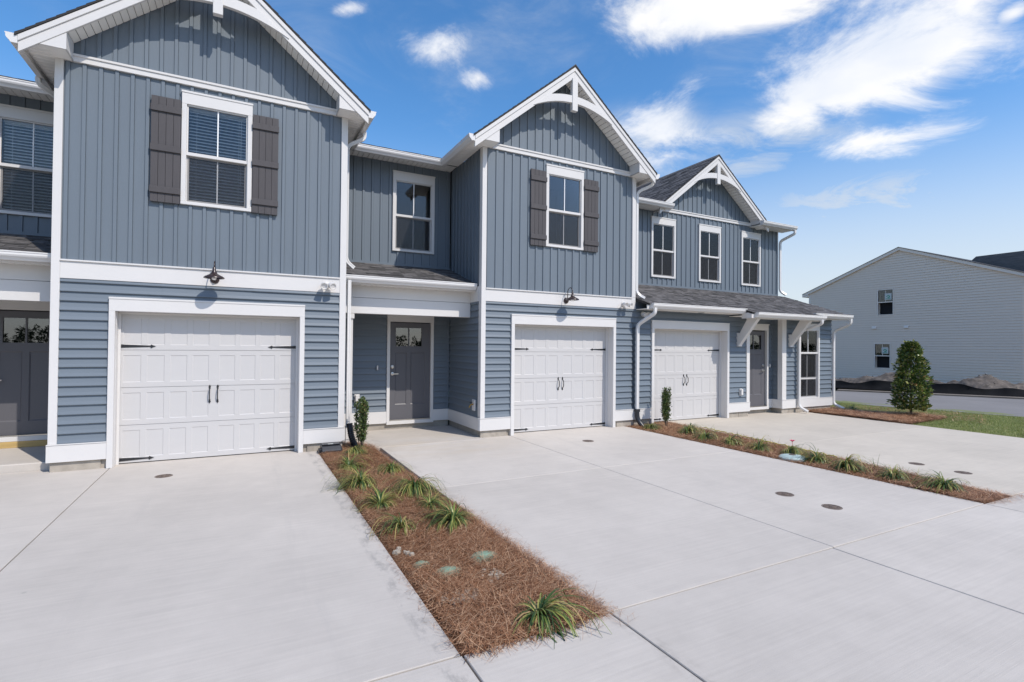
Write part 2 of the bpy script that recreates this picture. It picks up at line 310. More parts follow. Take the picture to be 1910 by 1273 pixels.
# ------------------------------------------------------------------ siding, soffit, shingle builders
def cells(profile, lo, hi, holes, lo_t, hi_t):
    """profile [(s,depth)] across the board; returns strips (s0,d0,s1,d1,[(t0,t1)..]); holes=(s0,s1,t0,t1)"""
    br = sorted({p[0] for p in profile} | {h for H in holes for h in H[:2] if lo < h < hi})
    def dep(s, side):
        for (a, da), (b, db) in zip(profile, profile[1:]):
            if a <= s <= b and b > a:
                if (side > 0 and s < b) or (side < 0 and s > a): return da+(db-da)*(s-a)/(b-a)
        return profile[-1][1] if side < 0 else profile[0][1]
    out = []
    for a, b in zip(br, br[1:]):
        if b-a < 1e-5: continue
        mid = (a+b)/2; segs = [(lo_t, hi_t)]
        for H in holes:
            if H[0] < mid < H[1]:
                ns = []
                for t0, t1 in segs:
                    if H[3] <= t0 or H[2] >= t1: ns.append((t0, t1)); continue
                    if H[2] > t0: ns.append((t0, H[2]))
                    if H[3] < t1: ns.append((H[3], t1))
                segs = ns
        out.append((a, dep(a, 1), b, dep(b, -1), segs))
    return out
def vsiding(parent, O, U, Nn, x0, x1, zb, ztop, holes=(), pitch=.175, off=0.0):
    """board-and-batten vinyl: O origin, U along the wall, Nn outward; ztop may be a function of x"""
    O = Vector(O); U = Vector(U); Nn = Vector(Nn); bw = .044
    f = ztop if callable(ztop) else (lambda x: ztop)
    x = x0-off
    while x < x1-1e-4:
        a, b = max(x, x0), min(x+pitch, x1)
        prof = [(x, .0), (x+.004, .003), (x+pitch-bw-.004, .003), (x+pitch-bw, .021), (x+pitch-.003, .021), (x+pitch, .0)]
        prof = [(min(max(s, a), b), d) for s, d in prof]
        br = []
        for p in prof:
            if not br or p[0] > br[-1][0]+1e-6: br.append(p)
            else: br[-1] = p if p[0] <= a+1e-6 else br[-1]
        if len(br) >= 2:
            cs = cells(br, a, b, holes, zb, 99); cut = min(len(c[4]) for c in cs); ms = [Mesh() for _ in range(cut)]
            for s0, d0, s1, d1, segs in cs:
                for ti, (t0, t1) in enumerate(segs):
                    m = ms[min(ti, cut-1)]
                    za, zc = min(t1, f(s0)), min(t1, f(s1))
                    if za <= t0+1e-4 and zc <= t0+1e-4: continue
                    za = max(za, t0); zc = max(zc, t0)
                    p = lambda s, d, z: tuple(O+U*s+Nn*d+Vector((0, 0, z)))
                    m.quad(p(s0, d0, t0), p(s1, d1, t0), p(s1, d1, zc), p(s0, d0, za))
            for m in ms:
                if m.f: obj('siding_board', m, 'siding', parent)
        x += pitch
def hsiding(parent, O, U, Nn, x0, x1, z0, z1, holes=(), pitch=.1255, mat='lap', joined=False, ztop=None, k=1.0):
    """clapboard courses: bottom edge stands proud, returns to the wall in a thin shadowed lip"""
    O = Vector(O); U = Vector(U); Nn = Vector(Nn); z = z0; J = Mesh()
    HH = [(h[2], h[3], h[0], h[1]) for h in holes]
    while z < z1-.004:
        a, b = z, min(z+pitch, z1)
        prof = [(a, -.002), (a+.0005+.012*(k-1), .0265*k), (a+.009*k+.008*(k-1), .0285*k)]+([(a+.38*pitch, .0165*k)] if b-a > .4*pitch else [])+[(b, (.0285-.0265*(b-a)/pitch)*k)]
        cs = cells(prof, a, b, HH, x0, x1); cut = min(len(c[4]) for c in cs); ms = [J if joined else Mesh() for _ in range(max(cut, 1))]; m2 = Mesh()
        for s0, d0, s1, d1, segs in cs:
            for ti, (t0, t1) in enumerate(segs):
                m = ms[min(ti, len(ms)-1)]
                p = lambda t, d, s: tuple(O+U*t+Nn*d+Vector((0, 0, s)))
                if not joined and t1-t0 > 2.0 and all(c_[4] == [(x0, x1)] for c_ in cs):            # factory-length boards lapped over each other
                    tj = t0+(t1-t0)*((.3+.37*(int(z/pitch) % 2))+.04*math.sin(z*40))
                    m2.quad(p(tj-.02, d0+.003, s0), p(t1, d0+.003, s0), p(t1, d1+.003, s1), p(tj-.02, d1+.003, s1)); t1 = tj
                if ztop:      # clip to a gable outline given as (left x at z, right x at z)
                    l0, r0 = ztop(s0); l1, r1 = ztop(s1)
                    if r0 <= l0: continue
                    m.quad(p(max(t0, l0), d0, s0), p(min(t1, r0), d0, s0), p(max(min(t1, r1), (l1+r1)/2), d1, s1), p(min(max(t0, l1), (l1+r1)/2), d1, s1))
                else: m.quad(p(t0, d0, s0), p(t1, d0, s0), p(t1, d1, s1), p(t0, d1, s1))
        for m in ms+[m2]:
            if not joined and m.f: obj('siding_board', m, mat, parent)
        z += pitch
    return J
def wall(parent, name, x0, x1, z0, z1, y0, y1, holes=(), extra=None, mat='lap', axis='x'):
    """solid wall core with real openings"""
    xs = sorted({x0, x1} | {h for H in holes for h in H[:2] if x0 < h < x1}); zs = sorted({z0, z1} | {h for H in holes for h in H[2:] if z0 < h < z1}); m = Mesh()
    for a, b in zip(xs, xs[1:]):
        run = None
        for c, d in zip(zs, zs[1:]):
            mx_, mz = (a+b)/2, (c+d)/2; hole = any(H[0] < mx_ < H[1] and H[2] < mz < H[3] for H in holes)
            if hole:
                if run: m.box(a, b, y0, y1, *run); run = None
            else: run = (run[0], d) if run else (c, d)
        if run: m.box(a, b, y0, y1, *run)
    if axis == 'y': m.v = [(y, x, z) for x, y, z in m.v]
    if extra: extra(m)
    return obj(name, m, mat, parent)
def shingles(parent, O, U, V, w, h, expo=.14, name='shingle'):
    """architectural shingles laid in courses up a slope: many small tabs, so joined"""
    O = Vector(O); U = Vector(U).normalized(); V = Vector(V).normalized(); Nn = U.cross(V).normalized()
    if Nn.z < 0: Nn = -Nn
    m = Mesh(); r = 0; y = -.012
    while y < h-.02:
        x = -random.random()*.2; y1 = min(y+expo+.03, h)
        while x < w:
            t = random.choice((.10, .14, .17, .22, .28)); a, b = max(x, 0), min(x+t, w); x += t
            if b-a < .01: continue
            th = random.choice((.008, .009, .016, .017)); yy = y+random.uniform(-.002, .002)
            p = lambda s, q, d: tuple(O+U*s+V*q+Nn*d)
            i = len(m.v); m.v += [p(a, yy, 0), p(b, yy, 0), p(b, yy, th), p(a, yy, th), p(b, y1, .004), p(a, y1, .004)]
            m.f += [(i, i+1, i+2, i+3), (i+3, i+2, i+4, i+5)]
        y += expo
    return obj(name, m, 'shingle', parent, kind='stuff')
GP = [(0, 0), (.045, -.004), (.062, -.03), (.062, -.045), (.085, -.075), (.100, -.085), (.112, -.092), (.112, -.005), (.118, .004), (.112, .012), (.100, .006), (.104, -.006), (.10, -.012)]
def gutter(parent, p0, p1, outv, w=.12, h=.115):
    """ogee gutter: back at p0-p1 (top edge), opening upward, leaning out along outv"""
    p0, p1, o = Vector(p0), Vector(p1), Vector(outv); z = Vector((0, 0, 1))
    prof = [(0, 0), (0, -h), (w*.55, -h), (w*.66, -h*.80), (w*.86, -h*.58), (w*.94, -h*.40), (w*.94, -h*.16), (w, -h*.12), (w, 0), (w*.93, 0), (w*.93, -.006), (w*.90, -.012), (w*.88, -h*.4), (w*.5, -h*.9), (.006, -h*.9), (.006, 0)]
    m = Mesh(); m.extrude([p0+o*a+z*b for a, b in prof], p1-p0)
    # end caps
    cap = [(0, 0), (0, -h), (w*.55, -h), (w*.66, -h*.80), (w*.86, -h*.58), (w*.94, -h*.40), (w*.94, -h*.16), (w, -h*.12), (w, 0)]
    d = (p1-p0).normalized()*.003
    for q, s in ((p0, -1), (p1, 1)): m.extrude([q+o*a+z*b for a, b in cap], d*s)
    return obj('gutter', m, 'gutter', parent)
def pipe_path(pts, rad=.09, seg=5):
    pts = [Vector(p) for p in pts]; out = [pts[0]]
    for a, b, c in zip(pts, pts[1:], pts[2:]):
        d1 = (a-b); d2 = (c-b); k = min(rad, d1.length*.48, d2.length*.48); s, e = b+d1.normalized()*k, b+d2.normalized()*k
        for i in range(seg+1):
            t = i/seg; out.append(s*(1-t)**2+b*2*t*(1-t)+e*t*t)
    out.append(pts[-1]); return out
def downspout(parent, pts, w=.064, d=.05, up=(0, -1, .001), mat='gutter', name='downspout'):
    pr = []
    for k in range(4):                    # corrugated face: shallow ribs
        pass
    a, b = w/2, d/2; c = .008
    pr = [(-a+c, -b), (-a*.33, -b), (-a*.3, -b+.004), (a*.3, -b+.004), (a*.33, -b), (a-c, -b), (a, -b+c), (a, b-c), (a-c, b), (a*.33, b), (a*.3, b-.004), (-a*.3, b-.004), (-a*.33, b), (-a+c, b), (-a, b-c), (-a, -b+c)]
    m = Mesh(); m.sweep(pipe_path(pts), pr, up); return obj(name, m, mat, parent)
def boards_soffit(parent, p0, p1, width, zthick=.012, pitch=.1, skip=None):
    """soffit planks laid side by side from p0 to p1, each spanning `width` (a vector)"""
    p0, p1, wv = Vector(p0), Vector(p1), Vector(width); d = p1-p0; n = max(1, round(d.length/pitch)); u = d/n; nn = u.cross(wv).normalized()
    if nn.z < 0: nn = -nn
    for i in range(n):
        a = p0+u*(i+.035); b = p0+u*(i+.965); g = nn*.0055
        m = Mesh(); e = u*.06
        top = nn*zthick
        m.extrude([a+g, a+e, b-e, b+g, b+top, a+top], wv)
        obj('soffit_board', m, 'soffit', parent)

# ------------------------------------------------------------------ windows, doors, shutters
def window(parent, x0, x1, z0, z1, y=0.0, blinds=False, head=.19, rows=None, room=True):
    """double-hung window with flat casing; y is the wall plane"""
    m = Mesh(); c = .062; hz = z1-head
    m.box(x0, x0+c, y-.022, y+.06, z0+.045, hz); m.box(x1-c, x1, y-.022, y+.06, z0+.045, hz); m.box(x0, x1, y-.024, y+.06, z0, z0+.045)
    w = obj('window', m, 'trim', parent, bevel=.003)
    obj('head_casing', Mesh().box(x0, x1, y-.022, y+.06, hz, z1-.03).box(x0-.006, x1+.006, y-.03, y+.06, z1-.03, z1), 'trim', w, bevel=.003)
    a, b = x0+c, x1-c; zb, zt = z0+.045, hz
    lights = rows or [(zb, (zb+zt)/2-.02, 1), ((zb+zt)/2-.02, zt, 0)]
    for (l0, l1, lower) in lights:
        yy = y+.032 if lower else y+.006; s = .034 if lower else .02
        sm = Mesh().box(a, a+s, yy, yy+.03, l0, l1).box(b-s, b, yy, yy+.03, l0, l1).box(a+s, b-s, yy, yy+.03, l0, l0+s).box(a+s, b-s, yy-.008 if not lower else yy, yy+.03, l1-s if lower else l1-.02, l1)
        if not lower: sm.box(a, b, yy-.012, yy+.03, l0-.012, l0+.034)
        obj('sash', sm, 'trim', w, bevel=.002)
        for (q0, q1) in ((a+s, (a+b)/2-.008), ((a+b)/2+.008, b-s)):
            obj('pane', Mesh().box(q0, q1, yy+.012, yy+.018, l0+s, l1-.02), 'glass', w)
        obj('muntin', Mesh().box((a+b)/2-.008, (a+b)/2+.008, yy+.009, yy+.02, l0+s, l1-s), 'blind', w)
        if lower: obj('insect_screen', Mesh().quad((a+.012, yy-.004, l0+.012), (b-.012, yy-.004, l0+.012), (b-.012, yy-.004, l1-.014), (a+.012, yy-.004, l1-.014)), 'screen', w)
    if blinds:
        zz = zb+.03
        me = None
        while zz < zt-.03:
            t = math.radians(42); hw = .0205
            sm = Mesh().extrude([(a+.02, y+.115-hw*math.cos(t), zz-hw*math.sin(t)), (a+.02, y+.115, zz+.0035), (a+.02, y+.115+hw*math.cos(t), zz+hw*math.sin(t)), (a+.02, y+.115, zz+.001)], (b-a-.04, 0, 0))
            obj('blind_slat', sm, 'blind', w); zz += .047
        obj('blind_rail', Mesh().box(a+.01, b-.01, y+.10, y+.15, zt-.035, zt+.03), 'blind', w)
        each('blind_cord', [(a+.115, a+.119, y+.104, y+.107, zb, zt), (b-.119, b-.115, y+.104, y+.107, zb, zt), (b-.09, b-.084, y+.10, y+.106, zb+.35, zt)], 'blind', w)
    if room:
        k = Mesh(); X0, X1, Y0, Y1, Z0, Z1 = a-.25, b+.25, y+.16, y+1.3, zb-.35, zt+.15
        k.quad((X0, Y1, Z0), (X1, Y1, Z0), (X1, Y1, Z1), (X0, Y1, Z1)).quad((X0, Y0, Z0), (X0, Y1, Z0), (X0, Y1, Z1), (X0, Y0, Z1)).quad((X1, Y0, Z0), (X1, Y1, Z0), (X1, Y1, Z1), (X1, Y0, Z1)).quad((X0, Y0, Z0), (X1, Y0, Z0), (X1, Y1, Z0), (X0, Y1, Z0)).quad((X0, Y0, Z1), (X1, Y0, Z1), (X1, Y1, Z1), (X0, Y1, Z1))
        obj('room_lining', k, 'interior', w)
    return w
def shutter(parent, x0, x1, z0, z1, y=0.0):
    s = obj('shutter', Mesh().box(x0+.004, x1-.004, y-.02, y+.01, z0+.004, z1-.004), 'shutter', parent)
    n = 4; w = (x1-x0)/n
    for i in range(n): obj('plank', Mesh().box(x0+w*i+.0015, x0+w*(i+1)-.0015, y-.036, y-.020, z0, z1), 'shutter', s, bevel=.002)
    h = z1-z0
    for c in (.115, .5, .885):
        zc = z0+h*c
        if c == .5: zc = z0+h*.51
        obj('batten', Mesh().box(x0-.006, x1+.006, y-.058, y-.036, zc-.045, zc+.045), 'shutter', s, bevel=.004)
    return s
def spear(m, x, y, z, ln, sgn):
    """strap hinge: tapering blade ending in a spear head, with its knuckle"""
    m.extrude([(x, y, z-.024), (x, y, z+.024), (x+sgn*ln*.84, y, z+.009), (x+sgn*ln*.84, y, z-.009)], (0, -.006, 0))
    m.extrude([(x+sgn*ln*.83, y-.001, z), (x+sgn*ln*.875, y-.001, z+.026), (x+sgn*ln*.92, y-.001, z+.013), (x+sgn*ln, y-.001, z), (x+sgn*ln*.92, y-.001, z-.013), (x+sgn*ln*.875, y-.001, z-.026)], (0, -.007, 0))
    for t in (.15, .5, .78): m.lathe((x+sgn*ln*t, y-.006, z), [(.006, 0), (.005, .004), (.001, .006)], 8, 'y')
def garage_door(parent, x0, x1, z1, y):
    """four-section carriage-house door; (x0,x1) clear opening, y door face"""
    g = obj('garage_door', Mesh().box(x0, x1, y+.012, y+.045, .012, z1), 'garage', parent)
    H = (z1-.012)/4; w = x1-x0; st = .055; cg = .135; gap = .068
    pw = (w-2*st-cg-6*gap)/8; xs = []; x = x0+st
    for i in range(8): xs.append((x, x+pw)); x += pw+(cg if i == 3 else gap)
    for r in range(4):
        a, b = .012+H*r+.003, .012+H*(r+1)-.003; pa, pb = a+.072, b-.072; m = Mesh()
        X = [x0]+[v for q in xs for v in q]+[x1]
        m.quad((x0, y, a), (x1, y, a), (x1, y, pa), (x0, y, pa)).quad((x0, y, pb), (x1, y, pb), (x1, y, b), (x0, y, b))
        for i in range(0, len(X), 2): m.quad((X[i], y, pa), (X[i+1], y, pa), (X[i+1], y, pb), (X[i], y, pb))
        m.quad((x0, y, a), (x1, y, a), (x1, y+.012, a), (x0, y+.012, a)).quad((x0, y, b), (x1, y, b), (x1, y+.012, b-.001), (x0, y+.012, b-.001))
        e, d = .008, .0055
        for (p, q) in xs:
            m.quad((p, y, pa), (q, y, pa), (q-e, y+d, pa+e), (p+e, y+d, pa+e)).quad((p, y, pb), (q, y, pb), (q-e, y+d, pb-e), (p+e, y+d, pb-e))
            m.quad((p, y, pa), (p, y, pb), (p+e, y+d, pb-e), (p+e, y+d, pa+e)).quad((q, y, pa), (q, y, pb), (q-e, y+d, pb-e), (q-e, y+d, pa+e))
        obj('door_section', m, 'garage', g)
        for (p, q) in xs: obj('door_panel', Mesh().box(p+e, q-e, y+d-.0002, y+.0115, pa+e, pb-e), 'garage', g)
    for zc in (.012+H*3+.055, .062):
        for (xx, sg) in ((x0+.005, 1), (x1-.005, -1)):
            m = Mesh(); spear(m, xx, y-.001, zc, .43, sg); obj('strap_hinge', m, 'iron', g)
    xc = (x0+x1)/2
    for sg in (-1, 1):
        hx = xc+sg*.052; zc = .012+H*1.5+.14; m = Mesh()
        for t in (-1, 1):
            zt = zc+t*.095
            m.extrude([(hx, y-.001, zt+t*.045), (hx+.016, y-.001, zt+t*.018), (hx+.009, y-.001, zt), (hx+.014, y-.001, zt-t*.012), (hx-.014, y-.001, zt-t*.012), (hx-.009, y-.001, zt), (hx-.016, y-.001, zt+t*.018)], (0, -.007, 0))
        m.sweep(pipe_path([(hx, y-.004, zc+.09), (hx, y-.045, zc+.06), (hx, y-.05, zc), (hx, y-.045, zc-.06), (hx, y-.004, zc-.09)], .04, 4), [(.008*math.cos(k*math.pi/3), .008*math.sin(k*math.pi/3)) for k in range(6)], (1, 0, 0))
        obj('pull_handle', m, 'iron', g, smooth=40)
    return g
def garage_front(parent, x0, x1, zt, yd=.2):
    c = .07; hd = .19
    k = obj('garage_casing', Mesh().box(x0, x1, -.03, .05, zt-hd, zt-.028).box(x0-.003, x1+.003, -.036, .05, zt-.028, zt), 'trim', parent, bevel=.003)
    each('side_casing', [(x0, x0+c, -.03, .05, 0, zt-hd), (x1-c, x1, -.03, .05, 0, zt-hd)], 'trim', k, bevel=.003)
    a, b = x0+c, x1-c
    each('jamb', [(a-.03, a+.004, .05, yd+.06, 0, zt-hd), (b-.004, b+.03, .05, yd+.06, 0, zt-hd), (a+.004, b-.004, .05, yd+.06, zt-hd, zt-hd+.03)], 'trim', k, bevel=.002)
    each('door_stop', [(a+.004, a+.035, yd-.035, yd-.004, 0, zt-hd), (b-.035, b-.004, yd-.035, yd-.004, 0, zt-hd), (a+.035, b-.035, yd-.035, yd-.004, zt-hd-.03, zt-hd-.001)], 'trim', k, bevel=.002)
    garage_door(parent, a+.004, b-.004, zt-hd-.004, yd)
    return k
def entry_door(parent, x0, x1, z0, z1, y, hinge='R', glass=None):
    """craftsman door: two small lights over three tall recessed panels"""
    w = x1-x0; s = .115; gz0, gz1 = z1-.48, z1-.105; gx0, gx1 = x0+.125, x1-.165+.02
    if glass: gx0, gx1 = glass
    mid = (gx0+gx1)/2; z = z0
    holes = [(gx0, mid-.011, gz0, gz1), (mid+.011, gx1, gz0, gz1)]
    pan = [(x0+s, mid-.04, z0+.30, gz0-.13), (mid+.04, x1-s, z0+.30, gz0-.13)]
    d = wall(parent, 'entry_door', x0, x1, z0, z1, y, y+.04, holes+pan, mat='door')
    for (a, b, c, e) in pan:
        obj('recessed_panel', Mesh().box(a, b, y+.012, y+.03, c, e), 'door', d)
        q = .018; m = Mesh(); m.quad((a, y, c), (b, y, c), (b-q, y+.012, c+q), (a+q, y+.012, c+q)).quad((a, y, e), (b, y, e), (b-q, y+.012, e-q), (a+q, y+.012, e-q)).quad((a, y, c), (a, y, e), (a+q, y+.012, e-q), (a+q, y+.012, c+q)).quad((b, y, c), (b, y, e), (b-q, y+.012, e-q), (b-q, y+.012, c+q))
        obj('panel_moulding', m, 'door', d)
    for (a, b, c, e) in holes: obj('pane', Mesh().box(a, b, y+.014, y+.022, c, e), 'doorglass', d)
    # dentil-less shelf moulding under the glass and the glass stops
    obj('glass_stop', Mesh().box(gx0-.02, gx1+.02, y-.006, y+.01, gz0-.022, gz0).box(gx0-.02, gx1+.02, y-.006, y+.01, gz1, gz1+.02).box(gx0-.02, gx0, y-.006, y+.01, gz0, gz1).box(gx1, gx1+.02, y-.006, y+.01, gz0, gz1), 'door', d)
    hx = x0+.06 if hinge == 'R' else x1-.06; hz = z0+.93
    m = Mesh().lathe((hx, y, hz+.14), [(.036, 0), (.034, .012), (.022, .016), (.020, .024)], 18, 'y'); obj('deadbolt', m, 'nickel', d, smooth=40)
    m = Mesh().lathe((hx, y, hz), [(.034, 0), (.032, .010), (.012, .014), (.012, .05), (.004, .054)], 18, 'y')
    m.box(hx, hx+.11, y-.062, y-.048, hz-.010, hz+.010) if hinge == 'R' else m.box(hx-.11, hx, y-.062, y-.048, hz-.010, hz+.010)
    obj('door_handle', m, 'nickel', d, smooth=40)
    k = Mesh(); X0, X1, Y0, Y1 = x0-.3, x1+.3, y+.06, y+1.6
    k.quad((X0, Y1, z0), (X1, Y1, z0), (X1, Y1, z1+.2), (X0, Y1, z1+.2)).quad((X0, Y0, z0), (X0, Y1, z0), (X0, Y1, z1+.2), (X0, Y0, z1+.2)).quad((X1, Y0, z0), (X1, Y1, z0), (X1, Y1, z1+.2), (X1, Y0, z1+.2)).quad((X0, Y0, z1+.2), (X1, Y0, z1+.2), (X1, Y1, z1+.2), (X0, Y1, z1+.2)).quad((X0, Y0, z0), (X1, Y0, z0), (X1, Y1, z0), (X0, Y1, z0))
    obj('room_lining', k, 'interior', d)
    return d
def door_case(parent, x0, x1, z0, z1, y, head=.17, c=.062):
    k = obj('door_casing', Mesh().box(x0, x1, y-.026, y+.05, z1-head, z1-.025).box(x0-.012, x1+.012, y-.04, y+.05, z1-.025, z1), 'trim', parent, bevel=.003)
    each('side_casing', [(x0, x0+c, y-.024, y+.05, z0+.07, z1-head), (x1-c, x1, y-.024, y+.05, z0+.07, z1-head)], 'trim', k, bevel=.003)
    obj('sill_board', Mesh().box(x0, x1, y-.04, y+.05, z0, z0+.07), 'trim', k, bevel=.003)
    obj('threshold', Mesh().box(x0+c, x1-c, y-.03, y+.08, z0+.07, z0+.092), 'nickel', k, bevel=.003)
    return k

# ------------------------------------------------------------------ gables
OV = .33
def gable(parent, xc, half, zap, zt, yw, yback, xl, xr, zbase, ridge_end, flush=False, up=.035):
    """front gable: xc ridge, half roof half-width, zap ridge height, zt eave-tip height (top of shingles), yw wall plane"""
    sl = (zap-zt)/half; yf = yw-OV; ang = math.atan(sl); ca = math.cos(ang)
    top = lambda x: zap-sl*abs(x-xc)
    fd = .185/ca                                       # fascia depth, measured vertically
    roof = Mesh()
    for s in (-1, 1):
        xe = xc+s*half
        roof.extrude([(xc, yf+.02, zap-.03), (xe, yf+.02, zt-.03), (xe, yf+.02, zt-.05), (xc, yf+.02, zap-.05)], (0, ridge_end-yf, 0))
    rf = obj('gable_roof', roof, 'roofdeck', parent)
    for s in (-1, 1):
        xe = xc+s*(half+.03)
        # shingle overhang: dark edge with a slightly irregular stepped line
        m = Mesh(); nstep = 22; ze = top(xe)
        for i in range(nstep):
            t0, t1 = i/nstep, (i+1)/nstep; a = xe+(xc-xe)*t0; b = xe+(xc-xe)*t1; j = random.uniform(0, .006)
            m.extrude([(a, yf-.03, top(a)-.028), (b, yf-.03, top(b)-.028), (b, yf-.03, top(b)-.002+j*.2), (a, yf-.03, top(a)+.006+j)], (0, .06, 0))
        obj('shingle_edge', m, 'roofdeck', rf)
        for (d0, d1, yo) in ((.028, .085, -.022), (.0855, .185, -.006)):     # two-step rake board
            a0, a1 = d0/ca, d1/ca
            xo = xc+s*half
            obj('rake_board', Mesh().extrude([(xc, yf+yo, zap-a0), (xo, yf+yo, zt-a0), (xo, yf+yo, zt-a1), (xc, yf+yo, zap-a1)], (0, .03-yo, 0)), 'trim', rf, bevel=.002)
        # sloping soffit planks from fascia back to the wall
        xin = xc+s*(half-.10) if flush else (xl+.19 if s < 0 else xr-.19)
        off = .165/ca
        p0 = Vector((xin, yf+.03, top(xin)-off)); p1 = Vector((xc, yf+.03, zap-off))
        boards_soffit(rf, p0, p1, (0, yw-yf-.03, 0))
        shingles(rf, (xe if s < 0 else xc, yf-.01, (top(xe) if s < 0 else zap)-.012) if False else (xe, yf-.01, top(xe)-.012), (0, 1, 0), (-s*1, 0, sl), ridge_end-yf, math.hypot(half+.03, sl*(half+.03)))
    obj('ridge_cap', Mesh().extrude([(xc-.13, yf-.035, top(xc-.13)+.012), (xc, yf-.035, zap+.018), (xc+.13, yf-.035, top(xc+.13)+.012), (xc+.13, yf-.035, top(xc+.13)+.002), (xc, yf-.035, zap+.004), (xc-.13, yf-.035, top(xc-.13)+.002)], (0, ridge_end-yf, 0)), 'shingle', rf)
    # gable bracket: king post and arched collar
    m = Mesh(); n = 20; hs = .93; zm0, zm1 = zap-.785+up, zap-.645+up; pts_t, pts_b = [], []
    for i in range(n+1):
        t = -1+2*i/n; drop = .235*t*t; x = xc+hs*t; pts_b.append((x, zm0-drop)); pts_t.append((x, min(zm1-drop*1.0, top(x)-.17/ca)))
    for i in range(n):
        m.extrude([(pts_b[i][0], yf-.018, pts_b[i][1]), (pts_b[i+1][0], yf-.018, pts_b[i+1][1]), (pts_t[i+1][0], yf-.018, max(pts_t[i+1][1], pts_b[i+1][1]+.001)), (pts_t[i][0], yf-.018, max(pts_t[i][1], pts_b[i][1]+.001))], (0, .062, 0))
    br = obj('gable_bracket', m, 'trim', parent)
    obj('king_post', Mesh().box(xc-.062, xc+.062, yf-.03, yf+.055, zap-.94+up, zap-.20/ca), 'trim', br, bevel=.004)
    # boxed cornice returns
    for s in (-1, 1):
        xo = xc+s*half; xi = (xl+.19) if s < 0 else (xr-.19)
        if flush: xi = xc+s*(half-.40)
        zb = zbase; pts = [(xo, zb), (xi, zb), (xi, top(xi)-.165/ca), (xo, zt-.165/ca)]
        if zt-.165/ca < zb+.004: pts = [(xc+s*(zap-.165/ca-zb)/sl, zb), (xi, zb), (xi, top(xi)-.165/ca)]
        obj('cornice_return', Mesh().extrude([(a, yf+.004, b) for a, b in pts], (0, .02, 0)), 'trim', rf)
        obj('cornice_return', Mesh().extrude([(xi, yf+.024, zb), (xi-s*-.0, yf+.024, top(xi)-.165/ca), (xi+s*.015, yf+.024, top(xi)-.165/ca), (xi+s*.015, yf+.024, zb)], (0, yw-yf-.024, 0)), 'trim', rf)
    return rf, top, sl

